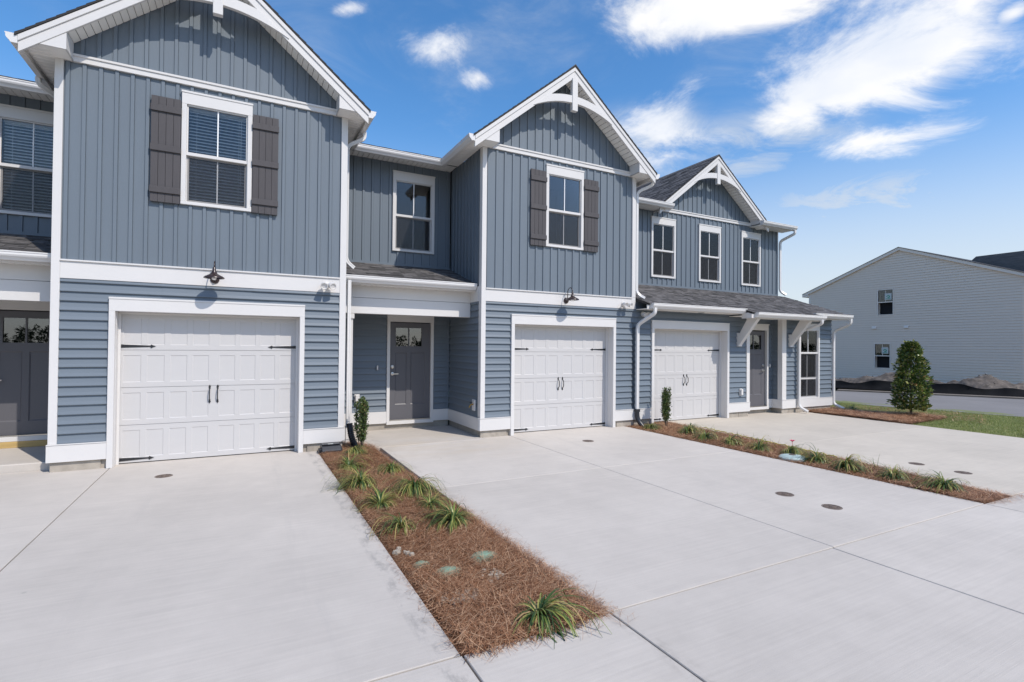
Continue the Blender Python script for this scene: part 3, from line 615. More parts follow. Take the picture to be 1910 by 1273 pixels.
# ================================================================== the three attached houses
SK0, SK, B0, B1, T0, T1 = .129, .364, .543+2, 2.792, 5.42, 5.52      # skirt, frieze and belt heights
ZS = 5.42                                                           # soffit height
FX, NX = (1, 0, 0), (0, -1, 0)
def front_wall(house, x0, x1, holes_up, gar, lo=(0, B0), y=.03):
    """core of a projecting garage bay (both storeys)"""
    return wall(house, 'wall', x0, x1, 0.13, ZS+.02, y, y+.14, holes_up+[gar])
def bay(house, xl, xr, gx0, gx1, gz, wx0, wx1, wz0, wz1, xc, zap, zt, blinds, corner_right=True, side_left=True, right_gutter=True):
    gar = (gx0+.04, gx1-.04, 0, gz-.15); win = (wx0+.03, wx1-.03, wz0+.02, wz1-.16)
    half = 2.12
    w = wall(house, 'wall', xl+.02, xr-.02, .13, ZS+.03, .03, .16, [gar, win])
    vsiding(w, (0, .022, 0), FX, NX, xl+.08, xr-.08, B1, T0, [win], off=.10)
    hsiding(w, (0, .022, 0), FX, NX, xl+.08, xr-.08 if corner_right else xr, SK, B0, [gar])
    # gable end wall and its boards
    sl = (zap-zt)/half; topf = lambda x: zap-sl*abs(x-xc)-.20
    wall_g = obj('gable_wall', Mesh().extrude([(xl+.1, .03, ZS+.03), (xr-.1, .03, ZS+.03), (xr-.1, .03, topf(xr-.1)), (xc, .03, topf(xc)), (xl+.1, .03, topf(xl+.1))], (0, .13, 0)), 'siding', house)
    vsiding(wall_g, (0, .022, 0), FX, NX, xl+.16, xr-.16, T1, lambda x: topf(x)+.02, off=.03)
    # trim boards
    cb = .092
    obj('corner_board', Mesh().box(xl, xl+cb, -.012, .028, SK, ZS).box(xl, xl+.022, .028, .11, SK, ZS), 'trim', house, bevel=.003)
    zr = B1 if not corner_right else SK
    obj('corner_board', Mesh().box(xr-cb-.008, xr, -.012, .028, zr, ZS), 'trim', house, bevel=.003)
    obj('frieze_board', Mesh().box(xl+cb+.001, xr-cb-.009, -.008, .03, B0, B1-.022).box(xl+cb+.001, xr-cb-.009, -.028, .03, B1-.022, B1), 'trim', house, bevel=.002)
    obj('belt_board', Mesh().box(xl+.02, xr-.02, -.02, .03, T0, T1-.03).box(xl+.02, xr-.02, -.034, .03, T1-.03, T1), 'trim', house, bevel=.002)
    if zr == B1: obj('frieze_board', Mesh().box(xr-cb-.009, xr, -.008, .03, B0, B1), 'trim', house)
    obj('skirt_board', Mesh().box(xl-.012, gx0-.001, -.024, .03, SK0, SK-.012).box(xl-.012, gx0-.001, -.032, .03, SK-.012, SK), 'trim', house, bevel=.002)
    obj('skirt_board', Mesh().box(gx1+.001, xr+(.012 if corner_right else 0), -.024, .03, SK0, SK-.012).box(gx1+.001, xr+(.012 if corner_right else 0), -.032, .03, SK-.012, SK), 'trim', house, bevel=.002)
    fb = each('foundation', [(xl+.03, gx0+.03, .035, .15, -.05, .14), (gx1-.03, xr-.02, .035, .15, -.05, .14)], 'block', house)
    for (a, b) in ((xl+.015, gx0-.06), (gx1+.06, xr-.02)):
        n = max(1, round((b-a)/.4)); 
        for i in range(n): obj('block', Mesh().box(a+(b-a)*i/n+.004, a+(b-a)*(i+1)/n-.004, .012+random.uniform(0, .004), .04, -.04, .128), 'block', fb, bevel=.004)
    garage_front(house, gx0, gx1, gz)
    window(house, wx0, wx1, wz0, wz1, 0, blinds)
    shutter(house, wx0-.36, wx0-.006, wz0-.01, wz1-.16); shutter(house, wx1+.006, wx1+.36, wz0-.01, wz1-.16)
    rf, top, sl = gable(house, xc, half, zap, zt, 0.0, 5, xl, xr, ZS, 5.2, up=.06 if blinds else .035)
    # level eave soffits along both sides, running back to the main roof
    for s, xw, xe in ((-1, xl, xc-half), (1, xr, xc+half)):
        boards_soffit(rf, (xw-s*.21 if False else xw, -OV+.02, ZS), (xw, 1.30, ZS), (xe-xw, 0, 0))
        obj('soffit_board', Mesh().box(min(xw-s*.19, xw), max(xw-s*.19, xw), -OV+.024, -.002, ZS+.002, ZS+.012), 'soffit', rf)
        obj('eave_board', Mesh().box(min(xe, xe-s*.02), max(xe, xe-s*.02), -OV+.02, 1.32, ZS-.004, zt-.01), 'trim', rf)
    gutter(house, (xc-half-.002, -OV-.01, zt-.025), (xc-half-.002, 1.24, zt-.025), (-1, 0, 0))
    gutter(house, (xc+half+.002, -OV-.01, zt-.025), (xc+half+.002, 1.24, zt-.025), (1, 0, 0))
    return w

def recess(house, x0, x1, wx, dx, glass, blinds, xside, stoop=False):
    """set-back entry bay between two projecting bays: upper window, porch roof, beam, door"""
    d = 1.64; ww, dw = .886, .857
    win = (wx-ww/2+.03, wx+ww/2-.03, 3.64, 5.08); dr = (dx-dw/2-.02, dx+dw/2+.02, .12, 2.19)
    w = wall(house, 'wall', x0, x1, .1, ZS+.03, d+.03, d+.16, [win, dr])
    vsiding(w, (0, d+.022, 0), FX, NX, x0, x1-.03, 3.30, ZS, [win], off=.08)
    hsiding(w, (0, d+.022, 0), FX, NX, x0, x1-.03, SK, 2.47, [dr])
    obj('inner_corner', Mesh().box(x1-.034, x1-.004, d-.008, d+.03, SK, 2.47), 'lap', w)
    each('skirt_board', [(x0, dx-dw/2-.062, d-.02, d+.03, SK0, SK), (dx+dw/2+.062, x1-.004, d-.02, d+.03, SK0, SK)], 'trim', house, bevel=.003)
    obj('foundation', Mesh().box(x0, x1, d+.02, d+.15, -.05, .14), 'block', house)
    window(house, wx-ww/2, wx+ww/2, 3.62, 5.255, d, blinds)
    door_case(house, dx-dw/2-.062, dx+dw/2+.062, .10 if not stoop else .2, 2.35, d)
    entry_door(house, dx-dw/2, dx+dw/2, .192, 2.165, d+.02, 'R', glass)
    # porch roof with shingles, gutter, boxed beam and ceiling
    ye, ze, zw = .262, 2.888, 3.335; sl = (zw-ze)/(d-ye)
    pr = obj('porch_roof', Mesh().extrude([(x0, ye, ze-.05), (x0, d+.02, zw-.05), (x0, d+.02, zw-.012), (x0, ye, ze-.012)], (x1-x0, 0, 0)), 'roofdeck', house)
    shingles(pr, (x0, ye-.015, ze-.017), (1, 0, 0), (0, 1, sl), x1-x0, math.hypot(d-ye+.015, zw-ze), .135)
    obj('step_flashing', Mesh().box(x0, x1, d-.01, d+.02, zw-.02, zw+.035), 'lap', pr)
    obj('fascia', Mesh().box(x0, x1, ye+.002, ye+.022, ze-.15, ze-.03), 'trim', pr)
    boards_soffit(pr, (x0, ye+.022, 2.745), (x1, ye+.022, 2.745), (0, .28, 0))
    gutter(house, (x0+.02, ye, ze-.012), (x1-.02, ye, ze-.012), (0, -1, 0))
    obj('porch_beam', Mesh().box(x0, x1, .505, .64, 2.535, 2.75).box(x0, x1, .50, .645, 2.255, 2.53), 'trim', house, bevel=.003)
    obj('porch_ceiling', Mesh().box(x0, x1, .645, d, 2.47, 2.49), 'soffit', house)
    return w

# ---- house 1 (leftmost): set-back entry mostly out of frame plus the projecting garage bay
h1 = thing('townhouse', 'leftmost blue-grey townhouse, with blinds between dark shutters over the widest garage door', 'house', (-1.2, 0, 0), 'attached blue-grey townhouses')
bay(h1, -2.215, 1.499, -1.60, .875, 2.321, -.805, .100, 3.695, 5.333, -.362, 7.25, 5.50, True)
recess(h1, -4.64, -2.215, -2.87, -2.905, (-3.175, -2.645), True, None, True)
obj('wall', Mesh().box(-5.0, -4.64, .03, 1.7, .13, 5.45), 'lap', h1)
obj('stoop_board', Mesh().box(-3.7, -2.22, 1.60, 1.66, .105, .198), 'wood', h1, label='raw yellow pine board under the door sill', bevel=.004)
# ---- house 2 (middle)
h2 = thing('townhouse', 'middle blue-grey townhouse, with its grey front door tucked in the recess left of the garage', 'house', (4.6, 0, 0), 'attached blue-grey townhouses')
h2w = bay(h2, 3.924, 7.615, 4.556, 7.072, 2.321, 5.307, 6.213, 3.695, 5.333, 5.745, 7.25, 5.49, False, corner_right=False)
recess(h2, 1.50, 3.924, 3.117, 3.083, (2.777, 3.323), False, 3.924)
# its left flank, seen inside the recess
sw = obj('side_wall', Mesh().box(3.95, 4.06, .16, 1.66, .13, ZS+.02), 'lap', h2)
SU, SN = (0, -1, 0), (-1, 0, 0)
vsiding(sw, (3.942, 1.64, 0), SU, SN, 0.0, 1.53, 2.85, ZS, off=.02)
hsiding(sw, (3.942, 1.64, 0), SU, SN, 0.02, 1.53, SK, B0)
obj('frieze_board', Mesh().box(3.916, 3.95, .112, .50, B0, B1+.03), 'trim', h2)
obj('skirt_board', Mesh().box(3.90, 3.945, .0, 1.62, SK0, SK), 'trim', h2, bevel=.003)
obj('foundation', Mesh().box(3.95, 4.0, .15, 1.64, -.05, .135), 'block', h2)
obj('pilaster', Mesh().box(1.625, 1.715, .52, .60, 0, 2.16).box(1.605, 1.735, .50, .62, 2.16, 2.25).box(1.61, 1.73, .505, .615, 0, .25), 'trim', h2, bevel=.004)

# ---- house 3 (right end)
h3 = thing('townhouse', 'right-end blue-grey townhouse with three upper windows and a long bracketed shingle porch roof', 'house', (11, 0, 0), 'attached blue-grey townhouses')
XE3 = 14.82
gar3 = (8.126, 10.542, 0, 2.17); tw = (13.31, 14.21, .39, 2.235); alc = (11.352, 12.664, 0, 2.70)
w3 = wall(h3, 'wall', 7.60, XE3, .13, 2.75, .03, .16, [gar3, tw, alc])
hsiding(w3, (0, .022, 0), FX, NX, 7.535, 11.23, SK, 2.62, [gar3])
hsiding(w3, (0, .022, 0), FX, NX, 12.79, XE3, SK, 2.62, [tw])
garage_front(h3, 8.086, 10.582, 2.321)
def skirt(house, a, b, y=0): obj('skirt_board', Mesh().box(a, b, y-.024, y+.03, SK0, SK-.012).box(a, b, y-.032, y+.03, SK-.012, SK), 'trim', house, bevel=.002)
skirt(h3, 7.616, 8.085); skirt(h3, 10.583, 11.35); skirt(h3, 12.62, 13.284); skirt(h3, 14.236, XE3+.01)
f3 = each('foundation', [(7.6, 8.12, .035, .15, -.05, .14), (10.55, 11.35, .035, .15, -.05, .14), (12.66, XE3-.01, .035, .15, -.05, .14), (11.3, 12.7, .34, .45, -.05, .14), (12.68, 12.78, .1, .4, -.05, .14)], 'block', h3)
for (a, b, yy) in ((10.60, 11.34, .012), (12.635, 13.2, .012), (13.2, 14.8, .012)):
    n = max(1, round((b-a)/.36))
    for i in range(n): obj('block', Mesh().box(a+(b-a)*i/n+.004, a+(b-a)*(i+1)/n-.004, yy+random.uniform(0, .005), .05, -.04, .128), 'block', f3, bevel=.004)
obj('corner_board', Mesh().box(11.235, 11.35, -.012, .03, SK, 2.60).box(11.33, 11.352, .03, .29, SK, 2.60), 'trim', h3, bevel=.003)
obj('corner_board', Mesh().box(12.62, 12.79, -.014, .03, SK, 2.60).box(12.62, 12.645, .03, .12, SK, 2.60), 'trim', h3, bevel=.003)
# shallow door alcove
aw = wall(h3, 'wall', 11.3, 12.72, .1, 2.75, .33, .45, [(11.50, 12.42, .12, 2.19)])
hsiding(aw, (0, .322, 0), FX, NX, 12.44, 12.69, SK, 2.62)
hsiding(aw, (0, .322, 0), FX, NX, 11.352, 12.45, 2.36, 2.62)
hsiding(aw, (12.66, .32, 0), SU, SN, 0, .22, SK, 2.62)
obj('inner_corner', Mesh().box(12.63, 12.66, .29, .32, SK, 2.60), 'lap', aw)
obj('side_wall', Mesh().box(12.668, 12.75, .03, .33, .13, 2.7), 'lap', h3)
obj('skirt_board', Mesh().box(12.47, 12.64, .276, .33, SK0, SK).box(12.608, 12.66, -.02, .276, SK0, SK), 'trim', h3, bevel=.003)
door_case(h3, 11.43, 12.47, .10, 2.36, .30)
entry_door(h3, 11.50, 12.36, .192, 2.165, .32, 'L', None)
# tall window of three lights above a flat white apron
tall = window(h3, 13.284, 14.235, .345, 2.405, 0, False, head=.18, rows=[(.39, .905, 1), (.905, 1.59, 1), (1.59, 2.225, 0)])
obj('apron_panel', Mesh().box(13.284, 14.236, -.026, .03, SK0, .343), 'trim', h3, bevel=.003)
# upper storey, set back
W3 = [(9.575, 10.445), (11.33, 12.212), (13.09, 13.948)]; d3 = 1.64
hl = [(a+.03, b-.03, 3.61, 5.04) for a, b in W3]
u3 = wall(h3, 'wall', 7.60, XE3-.05, 2.7, ZS+.03, d3+.03, d3+.16, hl)
vsiding(u3, (0, d3+.022, 0), FX, NX, 7.62, XE3-.07, 3.30, T0-.03, hl, off=.04)
for a, b in W3: window(h3, a, b, 3.585, 5.20, d3, False)
obj('corner_board', Mesh().box(XE3-.07, XE3-.045, d3-.012, d3+.1, 3.3, ZS), 'trim', h3)
XC3, ZA3, HF3, ZT3 = 11.72, 7.10, 2.16, 5.42
sl3 = (ZA3-ZT3)/HF3; tf3 = lambda x: ZA3-sl3*abs(x-XC3)-.20
gw3 = obj('gable_wall', Mesh().extrude([(9.75, d3+.03, ZS), (13.70, d3+.03, ZS), (13.70, d3+.03, tf3(13.70)), (XC3, d3+.03, tf3(XC3)), (9.75, d3+.03, tf3(9.75))], (0, .13, 0)), 'siding', h3)
vsiding(gw3, (0, d3+.022, 0), FX, NX, 9.97, 13.47, 5.46, lambda x: tf3(x)+.02, off=.05)
obj('belt_board', Mesh().box(9.86, 13.62, d3-.02, d3+.03, 5.375, 5.44).box(9.86, 13.62, d3-.034, d3+.03, 5.44, 5.468), 'trim', h3, bevel=.002)
gable(h3, XC3, HF3, ZA3, ZT3, d3, 6, 9.7, 13.75, 5.40, 5.5, flush=True, up=.12)
# level eaves either side of the gable
for a, b in ((7.62, 9.90), (13.45, 15.0)):
    ev = obj('eave_board', Mesh().box(a, b, 1.262, 1.285, 5.33, 5.46), 'trim', h3)
    boards_soffit(ev, (a, 1.285, 5.345), (b, 1.285, 5.345), (0, d3-1.27, 0))
    gutter(h3, (a, 1.262, 5.455), (b+.02, 1.262, 5.455), (0, -1, 0))
# long low roof over garage and entry
RX0, RX1, ze3, zw3 = 7.64, 15.00, 2.665, 3.36
slp = (zw3-ze3)/(d3+.36); 
lr = obj('porch_roof', Mesh().extrude([(RX0, -.36, ze3-.05), (RX0, d3+.02, zw3-.05), (RX0, d3+.02, zw3-.012), (RX0, -.36, ze3-.012)], (RX1-RX0, 0, 0)), 'roofdeck', h3)
shingles(lr, (RX0, -.385, ze3-.020), (1, 0, 0), (0, 1, slp), RX1-RX0+.03, math.hypot(d3+.38, zw3-ze3+.01), .135)
EX0, EX1, EY = 10.62, 13.35, -.62; zee = ze3-slp*(.36-.62)*-1*-1 if False else ze3-slp*.26
le = obj('porch_roof', Mesh().extrude([(EX0, EY, zee-.05), (EX0, -.34, ze3-.05), (EX0, -.34, ze3-.014), (EX0, EY, zee-.014)], (EX1-EX0, 0, 0)), 'roofdeck', h3)
shingles(le, (EX0-.02, EY-.02, zee-.018), (1, 0, 0), (0, 1, slp), EX1-EX0+.04, .34, .135)
obj('step_flashing', Mesh().box(7.6, XE3-.05, d3-.008, d3+.02, zw3-.02, zw3+.035), 'lap', lr)
each('fascia', [(RX0, EX0, -.358, -.338, ze3-.14, ze3-.03), (EX1, RX1, -.358, -.338, ze3-.14, ze3-.03), (EX0, EX1, EY+.002, EY+.022, zee-.15, zee-.03), (EX0, EX0+.03, EY+.022, -.34, zee-.15, zee-.02), (EX1-.03, EX1, EY+.022, -.34, zee-.15, zee-.02)], 'trim', lr)
obj('rake_end', Mesh().extrude([(RX1-.02, -.338, ze3-.14), (RX1-.02, d3, zw3-.17), (RX1-.02, d3, zw3-.02), (RX1-.02, -.338, ze3-.02)], (.022, 0, 0)), 'trim', lr)
boards_soffit(lr, (RX0, -.338, ze3-.135), (EX0, -.338, ze3-.135), (0, .34, 0))
boards_soffit(lr, (EX1, -.338, ze3-.135), (RX1, -.338, ze3-.135), (0, .34, 0))
boards_soffit(lr, (EX0, EY+.022, ze3-.18), (EX1, EY+.022, ze3-.18), (0, -EY+.30, 0))
gutter(h3, (7.72, -.36, ze3-.012), (EX0+.03, -.36, ze3-.012), (0, -1, 0))
gutter(h3, (EX0+.1, EY, zee-.012), (EX1+.02, EY, zee-.012), (0, -1, 0))
gutter(h3, (EX1-.02, -.36, ze3-.012), (RX1+.03, -.36, ze3-.012), (0, -1, 0))
obj('recessed_light', Mesh().lathe((9.45, -.17, 2.520), [(.075, 0), (.075, .008), (.05, .010)], 20), 'lens', lr, smooth=40)
for bx in (10.95, 12.97):                       # diagonal timber brackets carrying the entry eave
    m = Mesh().box(bx-.065, bx+.065, -.05, .03, 1.755, 2.09)
    b_ = obj('eave_bracket', m, 'trim', h3, bevel=.004)
    obj('diagonal_brace', Mesh().extrude([(bx-.055, -.051, 1.785), (bx-.055, -.051, 2.06), (bx-.055, -.32, 2.49), (bx-.055, -.585, 2.49), (bx-.055, -.565, 2.42)], (.11, 0, 0)), 'trim', b_, bevel=.004)
# end flank and backs of the row, plain
each('side_wall', [(14.70, XE3-.002, .165, 9, .13, 2.72), (14.62, XE3-.052, d3+.16, 9, 2.721, ZS)], 'lap', h3)
obj('back_wall', Mesh().box(-4.9, 14.7, 8.9, 9.05, .1, ZS), 'lap', h2)
# main roof behind the gables: front slopes cut round the bays, long back slope
MS, MR = .40, 5.5; zr = 5.47+MS*(MR-1.24)
def main_roof(house, a, b, y0=1.24):
    z0 = 5.47+MS*(y0-1.24)
    m = Mesh().extrude([(a, y0, z0-.06), (a, MR, zr-.06), (a, 9.4, 5.47), (a, 9.4, 5.50), (a, MR, zr-.012), (a, y0, z0-.012)], (b-a, 0, 0))
    r = obj('main_roof', m, 'roofdeck', house)
    shingles(r, (a, y0-.02, z0-.02), (1, 0, 0), (0, 1, MS), b-a, math.hypot(MR-y0+.02, MS*(MR-y0)), .14)
    return r
r1 = main_roof(h1, -4.64, 1.62); r2 = main_roof(h2, 1.625, 7.74)
main_roof(h3, 7.745, 9.86); main_roof(h3, 9.865, 13.50, 3.2); main_roof(h3, 13.505, 15.05)
for hh, a, b in ((h1, -4.64, -2.48), (h2, 1.76, 3.62)):
    ev = obj('eave_board', Mesh().box(a, b, 1.242, 1.262, ZS-.004, 5.475), 'trim', hh)
    boards_soffit(ev, (a, 1.262, ZS), (b+.3, 1.262, ZS), (0, .39, 0))
    gutter(hh, (a+.02, 1.24, 5.475), (b-.0, 1.24, 5.475), (0, -1, 0))
# ---- downspouts
downspout(h1, [(-2.545, .62, 5.37), (-2.545, .62, 5.28), (-2.25, .80, 5.10), (-2.25, .80, 3.06), (-2.33, .80, 3.02)])
downspout(h1, [(1.83, .32, 5.38), (1.83, .32, 5.26), (1.545, .30, 5.08), (1.545, .30, 3.12), (1.68, .30, 3.01)])
downspout(h2, [(1.575, .13, 2.78), (1.575, .13, .33)], .06, .05)
downspout(h2, [(7.93, -.20, 5.38), (7.93, -.18, 5.27), (7.665, .02, 5.12), (7.665, .02, 2.93), (7.72, -.03, 2.84), (7.80, -.10, 2.78)])
downspout(h3, [(7.80, -.42, 2.56), (7.80, -.42, 2.44), (7.625, -.075, 2.20), (7.625, -.075, .33)], .075, .055)
downspout(h3, [(13.25, -.68, 2.46), (13.25, -.68, 2.36), (13.235, -.08, 2.16), (13.235, -.08, .16), (13.27, -.30, .05)], .07, .055)
downspout(h3, [(15.0, -.42, 2.56), (15.0, -.42, 2.42), (14.88, -.02, 2.22), (14.88, -.02, .16), (14.93, -.28, .05)], .075, .055)
downspout(h3, [(14.96, 1.20, 5.34), (14.96, 1.20, 5.24), (14.80, 1.58, 5.05), (14.80, 1.58, 3.50), (14.90, 1.45, 3.38)], .075, .055)
def corrugated(name, pts, r, label, cat=None, parent=None):
    pa = [Vector(p) for p in pipe_path(pts, .15, 8)]; dense = []
    for a, b in zip(pa, pa[1:]):
        n = max(1, int((b-a).length/.007))
        for i in range(n): dense.append(a.lerp(b, i/n))
    m = Mesh(); n = 12; i0 = 0
    for k, p in enumerate(dense):
        d = (dense[min(k+1, len(dense)-1)]-dense[max(k-1, 0)]).normalized(); sd = d.cross(Vector((0, -1, .02))).normalized(); u = sd.cross(d); rr = r*(1+.07*(1 if (k//2) % 2 else -1))
        m.v += [tuple(p+sd*rr*math.cos(2*math.pi*q/n)+u*rr*math.sin(2*math.pi*q/n)) for q in range(n)]
    for k in range(len(dense)-1):
        for q in range(n): m.f.append((k*n+q, k*n+(q+1) % n, (k+1)*n+(q+1) % n, (k+1)*n+q))
    return obj(name, m, 'blackplastic', parent, label=label, cat=cat, smooth=50)
corrugated('drain_pipe', [(1.60, .10, .40), (1.63, .06, .16), (1.72, .10, -.03)], .05, 'black corrugated drain pipe curving into the near straw bed below a white downspout', 'drain pipe')
dp = Mesh().sweep(pipe_path([(7.625, -.075, .36), (7.63, -.08, .14), (7.70, -.20, -.02)], .12, 6), [(.052*math.cos(k*math.pi/6), .045*math.sin(k*math.pi/6)) for k in range(12)], (0, -1, .01))
dp.box(7.578, 7.672, -.12, -.03, .31, .37)
obj('drain_pipe', dp, 'blackplastic', label='smooth black drain elbow under the downspout between the middle and right garages', cat='drain pipe', smooth=40)

# ------------------------------------------------------------------ lamps and wall fittings
def barn_lamp(x, label):
    t = thing('wall_lamp', label, 'wall lamp', (x, -.01, 2.64), 'gooseneck lamps over the garage doors')
    obj('backplate', Mesh().lathe((x, -.010, 2.640), [(.060, 0), (.058, .012), (.030, .022), (.018, .05), (.010, .052)], 20, 'y'), 'bronze', t, smooth=40)
    ring = [(.008*math.cos(k*math.pi/4), .008*math.sin(k*math.pi/4)) for k in range(8)]
    pts = [(x, -.045, 2.645)]
    for i in range(15):
        a = math.pi*(1.08-i/14*1.08); pts.append((x, -.140-.082*math.cos(a)*-1*-1 if False else -.155+.085*math.cos(math.pi*i/14), 2.80+.085*math.sin(math.pi*i/14)))
    pts = [(x, -.045, 2.645), (x, -.068, 2.70), (x, -.070, 2.78)]+[(x, -.155+.085*math.cos(math.pi*i/14), 2.80+.085*math.sin(math.pi*i/14)) for i in range(15)]+[(x, -.24, 2.775)]
    obj('gooseneck', Mesh().sweep(pts, ring, (1, 0, 0)), 'bronze', t, smooth=60)
    sh = [(.012, .150), (.020, .140), (.022, .10), (.030, .085), (.038, .062), (.052, .048), (.085, .030), (.115, .014), (.132, .0), (.134, -.012), (.128, -.012), (.110, .006), (.08, .020), (.045, .034), (.02, .040)]
    obj('lamp_shade', Mesh().lathe((x, -.24, 2.645), sh, 32, 'z', cap=True), 'bronze', t, smooth=50)
    obj('bulb', Mesh().lathe((x, -.24, 2.645), [(.012, .035), (.016, .02), (.030, .0), (.032, -.012), (.024, -.030), (.006, -.038)], 16, 'z'), 'blind', t, smooth=60)
barn_lamp(-.362, 'dark bronze gooseneck lamp above the wide garage door of the leftmost townhouse')
barn_lamp(5.80, 'dark bronze gooseneck lamp above the garage door of the middle townhouse')
def flood(x, z, y, label):
    t = thing('security_light', label, 'security light', (x, y, z), 'white twin security lights')
    obj('backplate', Mesh().lathe((x, y, z+.005), [(.056, 0), (.056, .018), (.03, .026)], 20, 'y'), 'trim', t, smooth=40)
    for s in (-1, 1):
        c = Vector((x+s*.035, y-.03, z+.02)); d = Vector((s*.22+.12, -.86, -.34)).normalized(); e = c+d*.05; f = e+d*.095
        q = [(math.cos(k*math.pi/8), math.sin(k*math.pi/8)) for k in range(16)]
        m = Mesh().sweep([c, e], [(a*.014, b*.014) for a, b in q]); obj('arm', m, 'trim', t, smooth=50)
        m = Mesh()
        pts = [(e-d*.01, .026), (e+d*.01, .048), (f, .056), (f+d*.001, .046), (f-d*.012, .042)]
        sd = d.cross(Vector((0, 0, 1))).normalized(); u = sd.cross(d); n = 18
        for p, r_ in pts: m.v += [tuple(p+sd*r_*math.cos(2*math.pi*k/n)+u*r_*math.sin(2*math.pi*k/n)) for k in range(n)]
        for a in range(len(pts)-1):
            for k in range(n): m.f.append((a*n+k, a*n+(k+1) % n, (a+1)*n+(k+1) % n, (a+1)*n+k))
        m.f.append(tuple(range((len(pts)-1)*n, len(pts)*n))); m.f.append(tuple(range(n))[::-1])
        obj('lamp_head', m, 'trim', t, smooth=40)
        m = Mesh(); g_ = f-d*.013; i0 = 0; m.v = [tuple(g_+sd*.040*math.cos(2*math.pi*k/n)+u*.040*math.sin(2*math.pi*k/n)) for k in range(n)]; m.f = [tuple(range(n))]; obj('lens', m, 'lens', t)
flood(1.19, 2.655, -.01, 'white twin-head security light on the white band right of the widest garage door')
flood(7.28, 2.635, -.01, 'white twin-head security light at the right end of the middle townhouse white band')
flood(7.83, 2.44, .0, 'white security light on the blue siding under the porch gutter of the right-end townhouse')
def cover(x, y, z, w, h, label, n=(0, -1)):
    t = thing('outlet_cover', label, 'outlet cover', (x, y, z), 'weatherproof outlet covers on the walls')
    obj('mounting_plate', Mesh().box(x-w/2, x+w/2, y-.02, y, z-h/2, z+h/2), 'trim', t, bevel=.003)
    obj('cover_box', Mesh().box(x-w/2+.014, x+w/2-.014, y-.062, y-.02, z-h/2+.014, z+h/2-.010), 'trim', t, bevel=.008)
cover(2.01, 1.62, .66, .10, .15, 'white outlet box on the recess wall left of the middle front door')
cover(11.02, -.0, .62, .095, .17, 'white outlet box low on blue siding left of the right-end front door')
t = thing('doorbell', 'small white doorbell button left of the middle townhouse front door', 'doorbell', (2.40, 1.61, 1.25))
obj('doorbell_base', Mesh().box(2.386, 2.414, 1.595, 1.622, 1.205, 1.295), 'trim', t, bevel=.004); obj('button', Mesh().lathe((2.40, 1.595, 1.25), [(.008, 0), (.007, .005)], 12, 'y'), 'blind', t)
t = thing('doorbell', 'small white doorbell button right of the right-end townhouse front door', 'doorbell', (12.55, .30, 1.25))
obj('doorbell_base', Mesh().box(12.536, 12.564, .285, .31, 1.205, 1.295), 'trim', t, bevel=.004); obj('button', Mesh().lathe((12.55, .285, 1.25), [(.008, 0), (.007, .005)], 12, 'y'), 'blind', t)
t = thing('garden_tap', 'brass garden tap on a white plate low on the shaded flank of the middle townhouse', 'tap', (3.915, .25, .58))
obj('mounting_plate', Mesh().box(3.893, 3.92, .19, .31, .48, .69), 'trim', t, bevel=.004)
obj('spout', Mesh().sweep(pipe_path([(3.90, .25, .60), (3.84, .25, .60), (3.81, .25, .54)], .03, 4), [(.014*math.cos(k*math.pi/4), .014*math.sin(k*math.pi/4)) for k in range(8)], (0, 1, 0)), 'brass', t, smooth=50)
obj('tap_wheel', Mesh().lathe((3.85, .25, .635), [(.03, 0), (.032, .006), (.03, .012)], 12, 'z').box(3.846, 3.854, .246, .254, .60, .635), 'iron', t, smooth=40)

# ================================================================== ground, slabs, beds
g = Mesh().quad((-400, -400, -.16), (400, -400, -.16), (400, 400, -.16), (-400, 400, -.16)); obj('ground', g, 'field', kind='structure')
drv = obj('driveway', Mesh().quad((-9, -14, -.05), (13.6, -14, -.05), (13.6, 2.2, -.05), (-9, 2.2, -.05)), 'sealant', kind='structure')
def slab(pts, top=0.0, j=.004, mat='concrete'):
    """one concrete slab with eased (tooled) edges"""
    c = Vector((sum(p[0] for p in pts)/len(pts), sum(p[1] for p in pts)/len(pts), 0)); P_ = [Vector((p[0], p[1], 0)) for p in pts]; n = len(P_)
    def inset(k):
        o = []
        for i in range(n):
            a, b, d = P_[i-1], P_[i], P_[(i+1) % n]; e1 = (b-a).normalized(); e2 = (d-b).normalized()
            n1 = Vector((-e1.y, e1.x, 0)); n2 = Vector((-e2.y, e2.x, 0)); q = (n1+n2); q = q/max(q.dot(n1), .3); o.append(b+q*k)
        return o
    m = Mesh(); r0 = inset(j); r1 = inset(j); r2 = inset(j+.004)
    lv = [(r0, top-.14), (r1, top-.005), (r2, top)]
    for r_, z in lv: m.v += [(p.x, p.y, z) for p in r_]
    for a in range(2):
        for i in range(n): k = (i+1) % n; m.f.append((a*n+i, a*n+k, (a+1)*n+k, (a+1)*n+i))
    m.f.append(tuple(range(2*n, 3*n)))
    return obj('concrete_slab', m, mat, drv)
def rect(a, b, c, d, top=0.0, j=.006): return slab([(a, c), (b, c), (b, d), (a, d)], top, j)
JX = [-9, -4.6, -1.53, 1.096]
YJ, YM = -6.08, -2.86
rect(-9, -4.6, YJ, YM); rect(-9, -4.6, YM, .2); rect(-4.6, -1.565, YJ, .21, 0, .004)
rect(-1.565, 1.096, YJ, .26, 0, .006)
rect(2.062, 4.54, YJ, YM, 0, .0035); rect(2.062, 4.54, YM, -.12, 0, .0035); rect(1.72, 3.98, -.115, 1.66, 0.004, .003)
rect(3.985, 4.54, -.11, .05, 0, .003)
rect(4.54, 7.36, YJ, YM, 0, .0035); rect(4.54, 7.36, YM, .26, 0, .0035)
